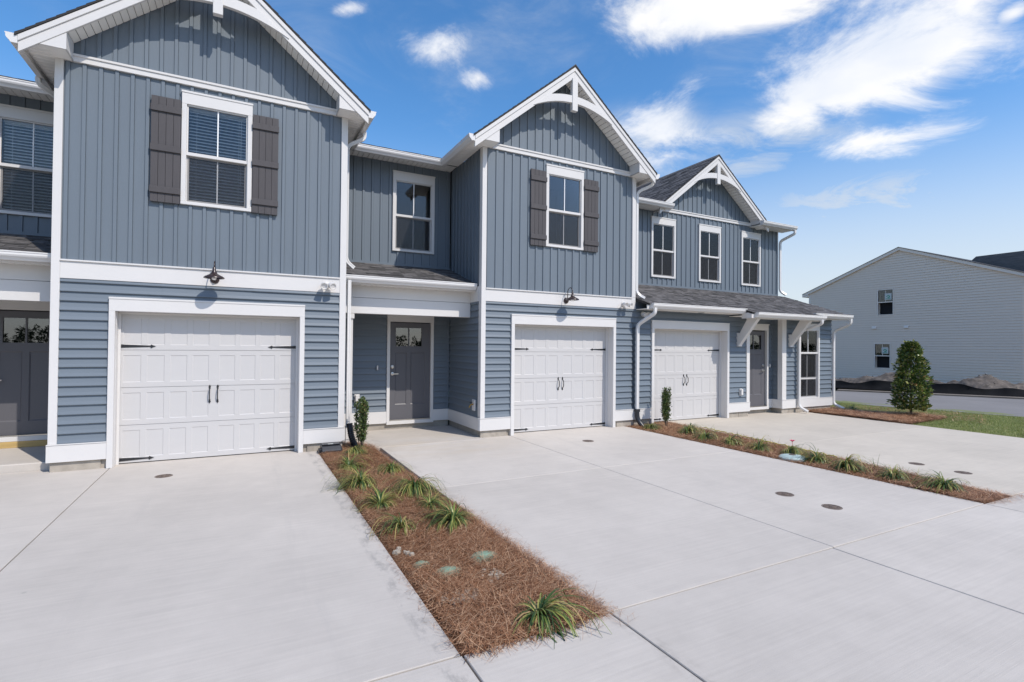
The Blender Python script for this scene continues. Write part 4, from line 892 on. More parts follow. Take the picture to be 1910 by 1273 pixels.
slab([(8.02, YJ), (13.6, YJ), (13.62, YM), (8.50, YM)], 0, .003, 'concrete_warm'); slab([(8.50, YM), (13.62, YM), (13.62, .0), (12.4, .34), (8.75, .28)], 0, .003, 'concrete_warm')
for a, b in ((-9, -4.6), (-4.6, -1.565), (-1.565, 1.10), (1.10, 2.115), (2.115, 4.51), (4.51, 7.35), (7.35, 10.4), (10.4, 13.5)):
    rect(a, b, -9.9, YJ-.004, 0, .006); rect(a, b, -13.8, -9.905, 0, .006)
st = obj('stoop', Mesh().box(-4.64, -2.225, .215, 1.64, -.05, .105), 'concrete', bevel=.012, label='low concrete stoop in front of the dark door at the left edge', cat='stoop')
obj('street', Mesh().poly([(-200, -30, -.155), (24, -30, -.155), (21.5, -14, -.012), (19.6, -8, -.012), (18.1, -3.2, -.012), (17.0, 1.1, -.012), (15.6, 8, -.012), (13.5, 16, -.012), (10, 60, -.012), (15, 60, -.012), (18.6, 15, -.012), (21.9, 3.95, -.012), (24.8, -1.0, -.012), (31, -14, -.012), (34, -40, -.155), (-200, -40, -.155)]), 'asphalt', kind='structure')
obj('curb', Mesh().extrude([(21.9, 3.95, -.01), (24.8, -1.0, -.01), (31, -14, -.01), (31.4, -14, -.01), (25.25, -.95, -.01), (22.3, 4.1, -.01)], (0, 0, .05)), 'soil', kind='structure')
# lawn and bed soil, gently uneven sheets
def sheet(name, poly, mat, amp, h0, res=.12, **kw):
    xs = [p[0] for p in poly]; ys = [p[1] for p in poly]; nx = int((max(xs)-min(xs))/res)+2; ny = int((max(ys)-min(ys))/res)+2
    X, Y = np.meshgrid(np.linspace(min(xs), max(xs), nx), np.linspace(min(ys), max(ys), ny)); Z = h0+amp*hgt(X, Y)
    V = np.stack([X.ravel(), Y.ravel(), Z.ravel()], 1); ins = inside(X.ravel(), Y.ravel(), poly); idx = np.arange(nx*ny).reshape(ny, nx)
    F = np.stack([idx[:-1, :-1].ravel(), idx[:-1, 1:].ravel(), idx[1:, 1:].ravel(), idx[1:, :-1].ravel()], 1); F = F[ins[F].all(1)]
    return np_obj(name, V, F, mat, **kw)
def hgt(x, y): return (np.sin(x*3.1+1)*np.cos(y*2.7)+np.sin(x*7.3+y*5.1)*.5+np.sin(x*1.3-y*1.9)*.8)/2.3
def inside(x, y, poly):
    c = np.zeros(len(x), bool); n = len(poly)
    for i in range(n):
        (x1, y1), (x2, y2) = poly[i], poly[(i+1) % n]
        k = ((y1 > y) != (y2 > y)) & (x < (x2-x1)*(y-y1)/((y2-y1)+1e-12)+x1); c ^= k
    return c
def sample(poly, n):
    xs = [p[0] for p in poly]; ys = [p[1] for p in poly]; X, Y = [], []; t = 0
    while t < n:
        x = rng.uniform(min(xs), max(xs), n); y = rng.uniform(min(ys), max(ys), n); k = inside(x, y, poly); X.append(x[k]); Y.append(y[k]); t += k.sum()
    return np.concatenate(X)[:n], np.concatenate(Y)[:n]
B1P = [(1.09, -6.09), (2.07, -6.09), (2.07, .05), (1.74, .5), (1.5, .5), (1.5, .12), (1.09, .0)]
B2P = [(7.355, -6.09), (8.03, -6.09), (8.51, -2.86), (8.76, .1), (8.1, .16), (7.355, .0)]
B3P = [(13.6, -2.5), (14.7, -2.45), (15.8, -2.3), (16.0, -1.5), (15.3, -1.1), (15.0, -.35), (15.25, .4), (14.9, .8), (14.82, .1), (12.9, .05), (13.6, .02)]
LAWN = [(13.62, -9), (13.62, -3.0), (13.9, .4), (14.9, .2), (14.9, 3), (16.4, 4), (17.0, 1.1), (18.1, -3.2), (19.4, -7.4), (19.8, -9)]
b1 = sheet('mulch_bed', [(1.10, -6.07), (2.055, -6.07), (2.055, .45), (1.10, .3)], 'mulch', .012, -.026, .06, kind='structure')
b2 = sheet('mulch_bed', [(7.365, -6.08), (8.4, -6.08), (8.9, .2), (7.365, .1)], 'mulch', .012, -.03, .08, kind='structure')
sheet('lawn', [(13.62, -9), (13.62, 5), (17.2, 5), (20.4, -9)], 'lawn', .02, -.025, .2, kind='structure')
sheet('mulch_bed', B3P, 'mulch', .02, .002, .08, kind='structure')

def ribbons(X, Y, Z, ln, wd, az, el, bend, seg=2, droop=None):
    """curved strips: azimuth az, elevation el, sideways bend; returns V,F"""
    n = len(X); V = np.zeros((n, seg+1, 2, 3)); px, py, pz = X.copy(), Y.copy(), Z.copy(); a = az.copy(); e = el.copy()
    for s in range(seg+1):
        w = wd*(1-.75*s/seg)/2; V[:, s, 0] = np.stack([px-np.sin(a)*w, py+np.cos(a)*w, pz], 1); V[:, s, 1] = np.stack([px+np.sin(a)*w, py-np.cos(a)*w, pz], 1)
        px = px+np.cos(a)*np.cos(e)*ln/seg; py = py+np.sin(a)*np.cos(e)*ln/seg; pz = pz+np.sin(e)*ln/seg; a = a+bend; e = e+(droop if droop is not None else 0)
    b = np.arange(n)[:, None]*(2*(seg+1))+np.arange(seg)[None]*2
    F = np.stack([b, b+1, b+3, b+2], -1).reshape(-1, 4); return V.reshape(-1, 3), F
def straw(name, poly, n, ln, wd, label, h0, thick=.035, spill=.0, soft=0, parent=None):
    x, y = sample(poly, n); edge = 0
    z = h0+.016*hgt(x, y)+rng.uniform(0, thick, n)
    # swirls: direction follows a slow field plus jitter
    az = hgt(x*1.3, y*1.1)*3+rng.normal(0, 1.1, n); l = rng.uniform(ln*.5, ln, n)
    x = x-np.cos(az)*l*.5; y = y-np.sin(az)*l*.5
    V, F = ribbons(x, y, z, l, np.full(n, wd), az, rng.normal(.03, .16, n), rng.normal(0, .16, n), 3)
    V[:, 2] = np.maximum(V[:, 2], h0-.03); return np_obj(name, V, F, 'straw', kind='stuff', label=label)
B1S = [(1.125, -6.13), (2.12, -6.12), (2.09, -4.5), (2.08, -3.8), (1.99, -2.9), (1.98, .0), (1.74, .45), (1.5, .45), (1.5, .1), (1.12, -.05)]
straw('pine_straw', B1S, 60000, .17, .0028, 'brown pine straw mulch spread over the near planting bed between the driveways', -.012, .045)
straw('pine_straw', [(1.16, -6.2), (2.2, -6.25), (2.25, -3.2), (2.0, -3.2), (1.9, -5.6), (1.2, -5.9)], 800, .16, .0018, 'loose pine needles strayed over the slab edge around the near bed', .003, .012)
straw('pine_straw', [(1.03, -6.1), (1.12, -6.1), (1.12, -2.5), (1.06, -2.5)], 260, .13, .0018, 'stray pine needles on the left edge of the near bed', .003, .02)
straw('pine_straw', B2P, 26000, .18, .0042, 'brown pine straw mulch in the narrow bed before the right-end garage', -.008, .03)
straw('pine_straw', [(7.3, -6.2), (8.2, -6.2), (8.1, -5.5), (7.35, -5.6)], 500, .17, .003, 'stray needles off the front tip of the narrow bed', .003, .01)
straw('pine_straw', B3P, 16000, .20, .008, 'pine straw mulch at the right corner of the row, around the evergreen', .02, .03)
straw('pine_straw', [(15.2, -3.3), (17.0, -2.6), (16.9, -.6), (15.6, .2), (15.4, -.5)], 900, .20, .009, 'thin scatter of straw running out into the lawn', .02, .03)
# turf
n = 170000; x, y = sample(LAWN, n); keep = ~inside(x, y, [(13.5, -2.3), (14.7, -2.25), (15.3, -2.0), (15.4, -1.5), (14.8, -1.1), (14.7, -.3), (14.9, .4), (14.8, 1.0), (13.5, 1)]); x, y = x[keep], y[keep]; n = len(x)
patch = hgt(x*.9+2, y*1.4); hh = rng.uniform(.02, .055, n)*(1+.3*patch)
V, F = ribbons(x, y, -.02+.02*hgt(x, y), hh, np.full(n, .007), rng.uniform(0, 6.28, n), rng.uniform(.6, 1.5, n), rng.normal(0, .3, n), 2, rng.uniform(-.5, 0, n))
np_obj('grass', V, F, 'grass', kind='stuff', label='short patchy green lawn between the end driveway and the street')

# ------------------------------------------------------------------ plants
def blades(x, y, n, ln, spread, seed, wd=.009, z=0.0):
    r = np.random.default_rng(seed); a = r.uniform(0, 2*math.pi, n); rad = r.uniform(0, .05, n)*spread*3
    X = x+rad*np.cos(a)*.6; Y = y+rad*np.sin(a)*.6; l = r.uniform(.6, 1.05, n)*ln
    el = r.uniform(.62, 1.5, n); dr = -r.uniform(.24, .50, n)*(1.6-el*.25)
    ln_ = r.uniform(0, 6.28); l = l*(1+r.uniform(.15, .45)*np.cos(a-ln_)); flop = r.uniform(0, 1, n) < .18; el = np.where(flop, r.uniform(.1, .5, n), el)
    V, F = ribbons(X, Y, np.full(n, z), l, r.uniform(.7, 1.2, n)*wd, a+r.normal(0, .3, n), el, r.normal(0, .06, n), 7, dr)
    V[:, 2] = np.maximum(V[:, 2], z+.004+r.uniform(0, .006)); return V, F
def liriope(x, y, size, seed, label, group, n=85, wd=.010):
    V, F = blades(x, y, n, size, size*.5, seed, wd, 0.0)
    return np_obj('liriope_plant', V, F, 'liriope', org=(x, y, 0), label=label, cat='plant', group=group)
G1, G2 = 'grassy clumps in the near planting bed', 'grassy clumps along the narrow far bed'
near = [(1.32, -1.46, .30, 'yellow-green grassy clump in the near bed, just in front of the black box'),
        (1.80, -1.85, .31, 'yellow-tipped grassy clump on the right edge of the near bed, farthest back on that side'),
        (1.29, -2.42, .33, 'pale yellow-green drooping clump on the left of the near bed, third from the back'),
        (1.80, -2.88, .37, 'largest yellow-green clump of the back group, spilling over the right edge of the near bed'),
        (1.30, -3.33, .34, 'dark green leafy clump on the left of the near bed, opposite the upright green one'),
        (1.78, -3.52, .33, 'upright bright green tuft with stiff fan leaves on the right edge of the near bed'),
        (1.82, -4.10, .33, 'clump at the right edge of the near bed just behind the open straw stretch'),
        (1.33, -4.02, .30, 'sparse blue-green clump flopped on the left of the near bed, nearest the open straw'),
        (1.66, -5.96, .36, 'lone large clump at the front end of the near bed, green with yellow strap leaves'),
        (1.56, -.45, .30, 'clump crowding the foot of the slim shrub beside the black box')]
for i, (x, y, s, lb) in enumerate(near): liriope(x, y, s*((1.38, 1.25, 1.5, 1.45, 1.25, 1.1, 1.4, 1.3, 1.04, 1.2)[i]), (100, 131, 102, 163, 104, 105, 146, 107, 118, 109)[i], lb, G1, (250, 210, 290, 320, 230, 130, 280, 110, 150, 200)[i], .0115 if i != 8 else .0145)
far = [(7.62, -.50, .30, 'clump at the back corner of the narrow bed beside the black drain elbow'),
       (7.90, -1.25, .34, 'clump just in front of the slim shrub in the narrow bed'),
       (7.74, -1.85, .33, 'second clump forward of the slim shrub in the narrow bed'),
       (7.70, -2.42, .33, 'third clump forward of the slim shrub in the narrow bed'),
       (7.70, -3.00, .34, 'clump two places behind the pale blue dome in the narrow bed'),
       (7.86, -3.42, .32, 'clump touching the back of the pale blue dome beside a pink flower'),
       (7.72, -3.98, .34, 'dark clump just in front of the pale blue dome'),
       (7.66, -4.42, .31, 'low tangled clump between the dome and the two front clumps'),
       (7.66, -5.02, .34, 'rounded green clump second from the front tip of the narrow bed'),
       (7.68, -5.58, .36, 'dark clump nearest the front tip of the narrow bed'),
       (8.25, -1.0, .26, 'small clump half hidden behind the slim shrub near the right-end garage')]
for i, (x, y, s, lb) in enumerate(far): liriope(x, y, s*(1.15+.35*random.random()), 200+7*i, lb, G2, 150+int(130*random.random()), .0145)
for i, (x, y, s, lb) in enumerate([(14.9, -.55, .42, 'wispy brownish grass tuft in the straw by the corner downspout'), (15.35, -.25, .36, 'small green bushy tuft between the wispy grass and the tall evergreen')]):
    V, F = blades(x, y, 130, s, s*.6, 300+i, .012); np_obj('grass_tuft', V, F, 'liriope' if i == 0 else 'shrub', org=(x, y, 0), label=lb, cat='plant')
# sparse dead stalks along the far side of the narrow bed
r2 = np.random.default_rng(5); nn = 60; t = r2.uniform(0, 1, nn); X = 8.5-.45*t+r2.normal(0, .03, nn); Y = -1.2-4.2*t
V, F = ribbons(X, Y, np.zeros(nn), r2.uniform(.10, .24, nn), np.full(nn, .007), r2.uniform(0, 6.28, nn), r2.uniform(.7, 1.5, nn), r2.normal(0, .1, nn), 4, -r2.uniform(.1, .4, nn))
np_obj('dry_stalks', V, F, 'liriope', kind='stuff', label='thin dry stalks along the far edge of the narrow bed')

def leaf_cloud(pts, dirs, size, seed, fold=.35):
    """pts (n,3) leaf bases, dirs (n,3) pointing out; each leaf is a folded lozenge of 4 tris"""
    r = np.random.default_rng(seed); n = len(pts); d = dirs+r.normal(0, .55, (n, 3)); d /= np.linalg.norm(d, axis=1)[:, None]
    up = r.normal(0, 1, (n, 3)); up[:, 2] += 1.2; s = np.cross(d, up); s /= np.linalg.norm(s, axis=1)[:, None]+1e-9; nn_ = np.cross(s, d)
    L_ = size*r.uniform(.65, 1.25, n)[:, None]; w = L_*.27
    base = pts; mid = pts+d*L_*.5; tip = pts+d*L_+nn_*L_*-.06
    V = np.stack([base, mid+s*w+nn_*w*fold, tip, mid-s*w+nn_*w*fold, mid-nn_*w*.1], 1).reshape(-1, 3)
    b = np.arange(n)[:, None]*5; F = np.concatenate([b+np.array([[0, 1, 4]]), b+np.array([[1, 2, 4]]), b+np.array([[2, 3, 4]]), b+np.array([[3, 0, 4]])], 0)
    return V, F
def slim_shrub(x, y, h, seed, label):
    t = thing('slim_shrub', label, 'shrub', (x, y, 0), 'slim upright shrubs')
    r = np.random.default_rng(seed); m = Mesh(); P_, D_ = [], []
    for k in range(9):
        a = r.uniform(0, 6.28); rr = r.uniform(.03, .105); hx = h*r.uniform(.8, 1.0); p = [Vector((x+.012*math.cos(a), y+.012*math.sin(a), 0)), Vector((x+rr*.8*math.cos(a), y+rr*.8*math.sin(a), h*.3)), Vector((x+rr*math.cos(a)+r.normal(0, .01), y+rr*math.sin(a), hx))]
        m.sweep(p, [(.006*math.cos(q*math.pi/2.5), .006*math.sin(q*math.pi/2.5)) for q in range(5)])
        for j in range(260):
            tt = r.uniform(.13, 1)**.8; q = p[0].lerp(p[1], tt/.35) if tt < .35 else p[1].lerp(p[2], (tt-.35)/.65); aa = r.uniform(0, 6.28)
            P_.append(tuple(q+Vector(r.normal(0, .017, 3)))); D_.append((math.cos(aa)*.8, math.sin(aa)*.8, .9))
    obj('stem', m, 'bark', t); V, F = leaf_cloud(np.array(P_), np.array(D_), .042, seed+1); np_obj('foliage', V, F, 'shrub', parent=t)
slim_shrub(1.735, -.20, .90, 11, 'slim upright green shrub at the back of the near bed by the corrugated pipe')
slim_shrub(8.14, -.42, .84, 12, 'slim upright shrub standing before the right-end white garage door')
def cone_tree(x, y, h, w, label):
    t = thing('evergreen_shrub', label, 'evergreen tree', (x, y, 0)); r = np.random.default_rng(21); n = 5000
    u = r.uniform(0.02, 1, n); z = .10+u*(h-.12)
    prof = np.interp(u, [0, .08, .25, .5, .75, .9, 1], [.66, .95, 1.02, .90, .68, .48, .22])*w/2
    a = r.uniform(0, 2*math.pi, n); lump = 1+.18*np.sin(a*3+z*5)+.15*np.sin(a*5-z*8)+.10*np.sin(z*17+a*2)
    rr = prof*lump*np.sqrt(r.uniform(.30, 1.12, n)); P_ = np.stack([x+rr*np.cos(a), y+rr*np.sin(a), z], 1); D_ = np.stack([np.cos(a), np.sin(a), .45+.9*(z < .3)], 1)
    V, F = leaf_cloud(P_, D_, .092, 22, .25); np_obj('crown', V, F, 'magnolia', parent=t)
    m = Mesh().lathe((x, y, -.02), [(.03, 0), (.024, .3), (.018, h*.6), (.006, h*.9)], 8)
    for k in range(34):
        a_ = r.uniform(0, 6.28); zz = r.uniform(.12, h*.8); q = np.interp(zz/h, [0, .25, 1], [.35, .42, .06])*w
        m.sweep([(x, y, zz), (x+q*.6*math.cos(a_), y+q*.6*math.sin(a_), zz+q*.35), (x+q*math.cos(a_), y+q*math.sin(a_), zz+q*.75)], [(.006, 0), (0, .006), (-.006, 0), (0, -.006)])
    obj('trunk', m, 'bark', t)
cone_tree(15.5, -1.65, 1.93, .68, 'tall cone-shaped glossy evergreen in the straw bed by the lawn')

# ------------------------------------------------------------------ small things on the ground
def cover_disc(x, y, label, r=.085, rot=0):
    t = thing('drain_cover', label, 'drain cover', (x, y, 0), 'round drain covers set in the driveways')
    obj('rim', Mesh().lathe((x, y, 0), [(r+.014, -.02), (r+.014, .002), (r+.004, .003), (r+.003, -.004), (r-.02, -.006)], 28), 'castiron', t)
    m = Mesh().lathe((x, y, 0), [(r, -.01), (r, .0015), (r*.86, .004), (r*.84, .0015), (r*.35, .002), (r*.33, .006), (.01, .0065)], 28)
    for k in range(6):
        a = rot+k*math.pi/3; m.box(x+r*.6*math.cos(a)-.006, x+r*.6*math.cos(a)+.006, y+r*.6*math.sin(a)-.006, y+r*.6*math.sin(a)+.006, .001, .005)
    obj('lid', m, 'castiron', t, smooth=30)
cover_disc(-.86, -.82, 'pale dusty drain cover in the slab before the widest garage door', .085)
cover_disc(5.585, -1.09, 'dark drain cover close to the middle garage door', .09)
cover_disc(5.66, -4.86, 'rusty drain cover in the middle driveway, the left one of the front pair')
cover_disc(5.67, -5.40, 'rusty drain cover in the middle driveway, the right one of the front pair')
cover_disc(8.98, -4.70, 'drain cover in the far driveway, the left one of its pair', .085)
cover_disc(8.94, -5.28, 'drain cover in the far driveway, the right one of its pair', .085)
def dome(name, x, y, rx, ry, h, mat, label, cat, seed=1, group=None):
    r = np.random.default_rng(seed); m = Mesh(); n, k = 24, 7
    for i in range(k):
        f = i/(k-1)
        for j in range(n):
            a = 2*math.pi*j/n; w = 1+.04*math.sin(3*a+seed); m.v.append((x+rx*math.cos(f*math.pi/2)*math.cos(a)*w if i < k-1 else x, y+ry*math.cos(f*math.pi/2)*math.sin(a)*w if i < k-1 else y, h*math.sin(f*math.pi/2)-.015))
    for i in range(k-1):
        for j in range(n): m.f.append((i*n+j, i*n+(j+1) % n, (i+1)*n+(j+1) % n, (i+1)*n+j))
    return obj(name, m, mat, label=label, cat=cat, smooth=60, group=group, org=(x, y, 0))
dome('utility_cover', 1.76, -4.93, .125, .105, .048, 'lidgreen', 'round green valve lid half buried in pine straw, right side of the near bed', 'utility cover', 1)
dome('utility_cover', 1.40, -5.06, .11, .085, .043, 'lidgreen', 'green valve lid half buried in straw at the middle of the near bed', 'utility cover', 2)
dome('utility_cover', 1.26, -4.84, .075, .05, .035, 'lidgreen', 'small straw-covered green lid at the left edge of the near bed', 'utility cover', 3)
def rocks(x, y, w, h, n, seed, label):
    r = np.random.default_rng(seed); m = Mesh()
    for _ in range(n):
        cx, cy, s = x+r.normal(0, w), y+r.normal(0, h), r.uniform(.012, .032); c = [(cx+s*math.cos(a)*r.uniform(.7, 1.1), cy+s*math.sin(a)*r.uniform(.6, 1)) for a in np.linspace(0, 6.28, 7)[:-1]]
        i = len(m.v); m.v += [(a, b, .0) for a, b in c]+[((a*.75+cx*.25), (b*.75+cy*.25), .016+s*.22) for a, b in c]; m.f.append(tuple(range(i+6, i+12)))
        for q in range(6): m.f.append((i+q, i+(q+1) % 6, i+6+(q+1) % 6, i+6+q))
    obj('gravel_patch', m, 'rock', kind='stuff', label=label)
rocks(1.33, -5.52, .09, .035, 34, 1, 'whitish stones showing through the straw at the front left of the near bed')
rocks(1.68, -5.28, .045, .05, 16, 2, 'cream stones showing between the green lid and the front clump')
rocks(1.18, -4.55, .03, .04, 8, 3, 'grey stones showing at the left edge of the near bed')
t = thing('valve_dome', 'pale blue-white plastic dome with a dark centre in the narrow bed', 'valve cover', (7.60, -3.66, 0))
obj('dome', Mesh().lathe((7.60, -3.66, -.01), [(.20, 0), (.196, .03), (.17, .052), (.12, .064), (.06, .068), (.02, .068)], 30), 'lidblue', t, smooth=40)
obj('cap', Mesh().lathe((7.61, -3.65, .056), [(.05, 0), (.048, .008), (.01, .009)], 18), 'castiron', t, smooth=30)
t = thing('bait_station', 'low black plastic box lying by the wall at the back of the near bed', 'plastic box', (1.27, -.17, 0))
m = Mesh().extrude([(1.12, -.29, .0), (1.12, -.29, .055), (1.12, -.235, .115), (1.12, -.09, .125), (1.12, -.05, .10), (1.12, -.04, .0)], (.30, 0, 0)); obj('box_body', m, 'blackplastic', t, bevel=.012)
obj('box_lid', Mesh().box(1.135, 1.405, -.225, -.08, .122, .138), 'blackplastic', t, bevel=.006)
obj('warning_label', Mesh().extrude([(1.22, -.222, .1385), (1.30, -.222, .1385), (1.30, -.19, .1395), (1.22, -.19, .1395)], (0, 0, .001)), 'sticker', t)
obj('side_lug', Mesh().box(1.085, 1.125, -.25, -.12, .0, .07), 'blackplastic', t, bevel=.008); obj('side_lug', Mesh().box(1.415, 1.445, -.22, -.1, .0, .06), 'blackplastic', t, bevel=.008)
ring = [(.004*math.cos(k*math.pi/3), .004*math.sin(k*math.pi/3)) for k in range(6)]
obj('cable', Mesh().sweep(pipe_path([(1.40, -.12, .13), (1.50, -.10, .17), (1.60, -.04, .15), (1.62, .02, .05)], .06, 5), ring), 'blackplastic', label='thin black cable looping from the plastic box to the corrugated pipe', cat='cable', smooth=60)
pts = []
for i in range(60):
    f = i/59; pts.append((8.66-.42*f+.02*math.sin(i*1.3), -.95-3.0*f, .02+.018*abs(math.sin(i*.9))))
obj('rope', Mesh().sweep(pts, [(.007*math.cos(k*math.pi/3), .007*math.sin(k*math.pi/3)) for k in range(6)]), 'yellow', label='thin yellow rope along the far edge of the narrow bed', cat='rope', smooth=60)
t = thing('flower', 'single pink flower on a red stem behind the pale blue dome', 'flower', (8.10, -3.30, 0))
obj('stem', Mesh().sweep([(8.10, -3.30, 0), (8.12, -3.31, .09), (8.10, -3.32, .165)], [(.004, 0), (0, .004), (-.004, 0), (0, -.004)]), 'red', t)
m = Mesh()
for k in range(7):
    a = k*6.283/7; c, s_ = math.cos(a), math.sin(a); m.extrude([(8.10, -3.32, .165), (8.10+.028*c-.012*s_, -3.32+.028*s_+.012*c, .185), (8.10+.042*c, -3.32+.042*s_, .195), (8.10+.028*c+.012*s_, -3.32+.028*s_-.012*c, .185)], (0, 0, .004))
obj('petals', m, 'red', t)
for k, (x, y, a_, l_) in enumerate(((14.0, -4.35, .3, .30), (14.15, -4.62, .9, .20))):
    m = Mesh().extrude([(x, y, .02), (x+l_*math.cos(a_), y+l_*math.sin(a_), .03), (x+l_*math.cos(a_)+.07*math.sin(a_), y+l_*math.sin(a_)-.07*math.cos(a_), .035), (x+.05*math.sin(a_), y-.06*math.cos(a_), .02)], (0, 0, .025))
    obj('debris', m, 'asphalt', label=('longer flat grey scrap lying on the lawn beside the end driveway', 'shorter grey scrap on the lawn, nearest the street')[k], cat='scrap', bevel=.006)

# ------------------------------------------------------------------ beyond the street: dirt, fence fabric, neighbour
nx, ny = 560, 90
U_, V_ = np.meshgrid(np.linspace(0, 1, nx), np.linspace(0, 1, ny))
X = 22.6+U_*3.1+V_*5.2+U_*U_*5.5; Y = 14-U_*27+V_*1.5
def fb(x, y, s): return sum(np.sin(x*s*f+o)*np.cos(y*s*f*1.13+o*2.1)/f**.9 for f, o in ((1, .3), (2.1, 1.7), (4.3, 2.9), (9.1, .8)))
r3 = np.random.default_rng(3)
dz = np.clip(fb(X, Y, .9)*.5+.45, .02, 2)
def vnoise(shape, cells_, seed):
    r_ = np.random.default_rng(seed); gx, gy = int(cells_[0])+2, int(cells_[1])+2; G = r_.uniform(0, 1, (gy, gx))
    yy = np.linspace(0, cells_[1], shape[0]); xx = np.linspace(0, cells_[0], shape[1]); iy, ix = yy.astype(int), xx.astype(int); fy, fx = (yy-iy)[:, None], (xx-ix)[None]
    fy, fx = fy*fy*(3-2*fy), fx*fx*(3-2*fx)
    return (G[np.ix_(iy, ix)]*(1-fx)+G[np.ix_(iy, ix+1)]*fx)*(1-fy)+(G[np.ix_(iy+1, ix)]*(1-fx)+G[np.ix_(iy+1, ix+1)]*fx)*fy
fr = sum(vnoise(X.shape, (26*2**k, 6*2**k), 40+k)*.5**k for k in range(4))-.95
bump = np.zeros_like(X)
for (cx, cy, h_, w_) in ((26.3, 3.2, .62, 1.0), (27.0, .9, .95, 1.0), (26.2, 5.4, .55, 1.3), (29.3, -1.2, .55, .9), (30.6, -2.9, .62, .75), (26.4, 8.6, .50, 1.2), (32, -5, .5, 1.2), (25.2, 11.5, .5, 1.4), (28.3, -.2, .3, .6)): bump += h_*.8*np.exp(-(((X-cx)**2*.8+(Y-cy+.5*np.sin(X*2+cy))**2*.45)/(w_*w_))**1.6)
Z = -.03+.55*bump*(1+.8*np.clip(fr, -.6, .6))+.22*np.clip(fr+.3, 0, 1)*np.sin(V_*math.pi)+r3.normal(0, .014, X.shape)
Z *= np.clip(V_*9, 0, 1); Z -= .03
idx = np.arange(nx*ny).reshape(ny, nx); F = np.stack([idx[:-1, :-1].ravel(), idx[:-1, 1:].ravel(), idx[1:, 1:].ravel(), idx[1:, :-1].ravel()], 1)
np_obj('dirt_mounds', np.stack([X.ravel(), Y.ravel(), Z.ravel()], 1), F, 'darksoil', kind='structure', label='heaped grey-brown excavated dirt along the neighbour wall')
# clods
m = Mesh()
for _ in range(420):
    u = r3.uniform(.25, .9); v = r3.uniform(.15, .9); x = 22.6+u*3.1+v*5.2+u*u*5.5; y = 14-u*27+v*1.5; i_, j_ = int(v*(ny-1)), int(u*(nx-1)); z = Z[i_, j_]; s = r3.uniform(.03, .11)
    o_ = len(m.v); m.v += [(x+s*r3.uniform(-1, 1), y+s*r3.uniform(-1, 1), z-.02) for _ in range(3)]+[(x+s*.3*r3.uniform(-1, 1), y+s*.3*r3.uniform(-1, 1), z+s*.8)]; m.f += [(o_, o_+1, o_+3), (o_+1, o_+2, o_+3), (o_+2, o_, o_+3)]
obj('dirt_clods', m, 'darksoil', kind='stuff', label='loose clods of dirt on the heaps')
pts = []; m = Mesh(); nseg = 150
for i in range(nseg+1):
    f = i/nseg; x = 22.6+f*3.0+f*f*5.4+.05*math.sin(i*.35); y = 13.5-f*26.5; h_ = .30+.10*f+.09*math.sin(i*.21+1)+.05*math.sin(i*.83); s_ = .10*math.sin(i*.33)+.06*math.sin(i*1.1)
    row = [(x-.25+s_*.4, y, -.015), (x-.12+s_*.3, y-.05, .07+.03*math.sin(i*.9)), (x+.02+s_*.5, y, h_*.55), (x+.10+s_, y, h_), (x+.14+s_, y, h_-.01), (x+.10, y, .0)]
    m.v += row
for i in range(nseg):
    for q in range(5): m.f.append((i*6+q, i*6+q+1, (i+1)*6+q+1, (i+1)*6+q))
obj('silt_fence', m, 'fabric', label='slumped black silt fence fabric along the far side of the street', cat='silt fence', smooth=60)

hb = thing('neighbour_house', 'big pale grey lap-sided house across the street with two open windows in its gable end', 'house', (32, 6, 0))
HX = 32.0; yl, yr_, ya, ze_, za_ = 11.55, 1.35, 6.45, 5.30, 7.32
yr2 = 1.35
w1 = (6.77, 7.52, 3.70, 5.08); w2 = (6.92, 7.68, .70, 2.04)
hw = wall(hb, 'wall', yr2, yl, -.1, ze_, HX, HX+.2, [w1, w2], None, 'house', 'y')
hw.name = 'wall'
gab = obj('gable_wall', Mesh().extrude([(HX, yl, ze_), (HX, ya, za_-.02), (HX, yr2, ze_)], (.2, 0, 0)), 'house', hb)
U2, N2 = (0, 1, 0), (-1, 0, 0)
J = hsiding(hw, (HX-.003, 0, 0), U2, N2, yr2, yl-.12, -.1, ze_, [(a-.05, b+.05, c-.05, d+.05) for a, b, c, d in (w1, w2)], .135, 'house', True, k=.85)
sp = (za_-ze_)/(yl-ya); spr = (za_-ze_)/(ya-yr2)
J2 = hsiding(gab, (HX-.003, 0, 0), U2, N2, yr2, yl, ze_+.001, za_-.06, [], .135, 'house', True, k=.85, ztop=lambda z: (yr2+(z-ze_)/spr+.02, yl-(z-ze_)/sp-.02))
obj('lap_siding', J, 'house', hb, kind='stuff'); obj('lap_siding', J2, 'house', hb, kind='stuff')
obj('corner_board', Mesh().box(HX-.03, HX+.05, yl-.12, yl, -.1, ze_), 'housetrim', hb)
for (y0_, z0_, y1_, z1_) in ((yl+.38, ze_-.10, ya, za_+.04), (yr2-.4, ze_-.12, ya, za_+.04)):
    obj('rake_board', Mesh().extrude([(HX-.12, y0_, z0_-.16), (HX-.12, y1_, z1_-.16), (HX-.12, y1_, z1_), (HX-.12, y0_, z0_)], (.12, 0, 0)), 'housetrim', hb)
    obj('roof', Mesh().extrude([(HX-.15, y0_, z0_), (HX-.15, y1_, z1_), (HX-.15, y1_, z1_+.02), (HX-.15, y0_, z0_+.02)], (14, 0, 0)), 'roofdeck', hb)
obj('eave_return', Mesh().box(HX-.1, HX+14, yl, yl+.38, ze_-.27, ze_-.14), 'housetrim', hb)
each('side_wall', [(HX+.2, HX+13, yl-.15, yl-.001, -.1, ze_), (HX+.2, HX+13, yr2, yr2+.15, -.1, ze_)], 'house', hb)
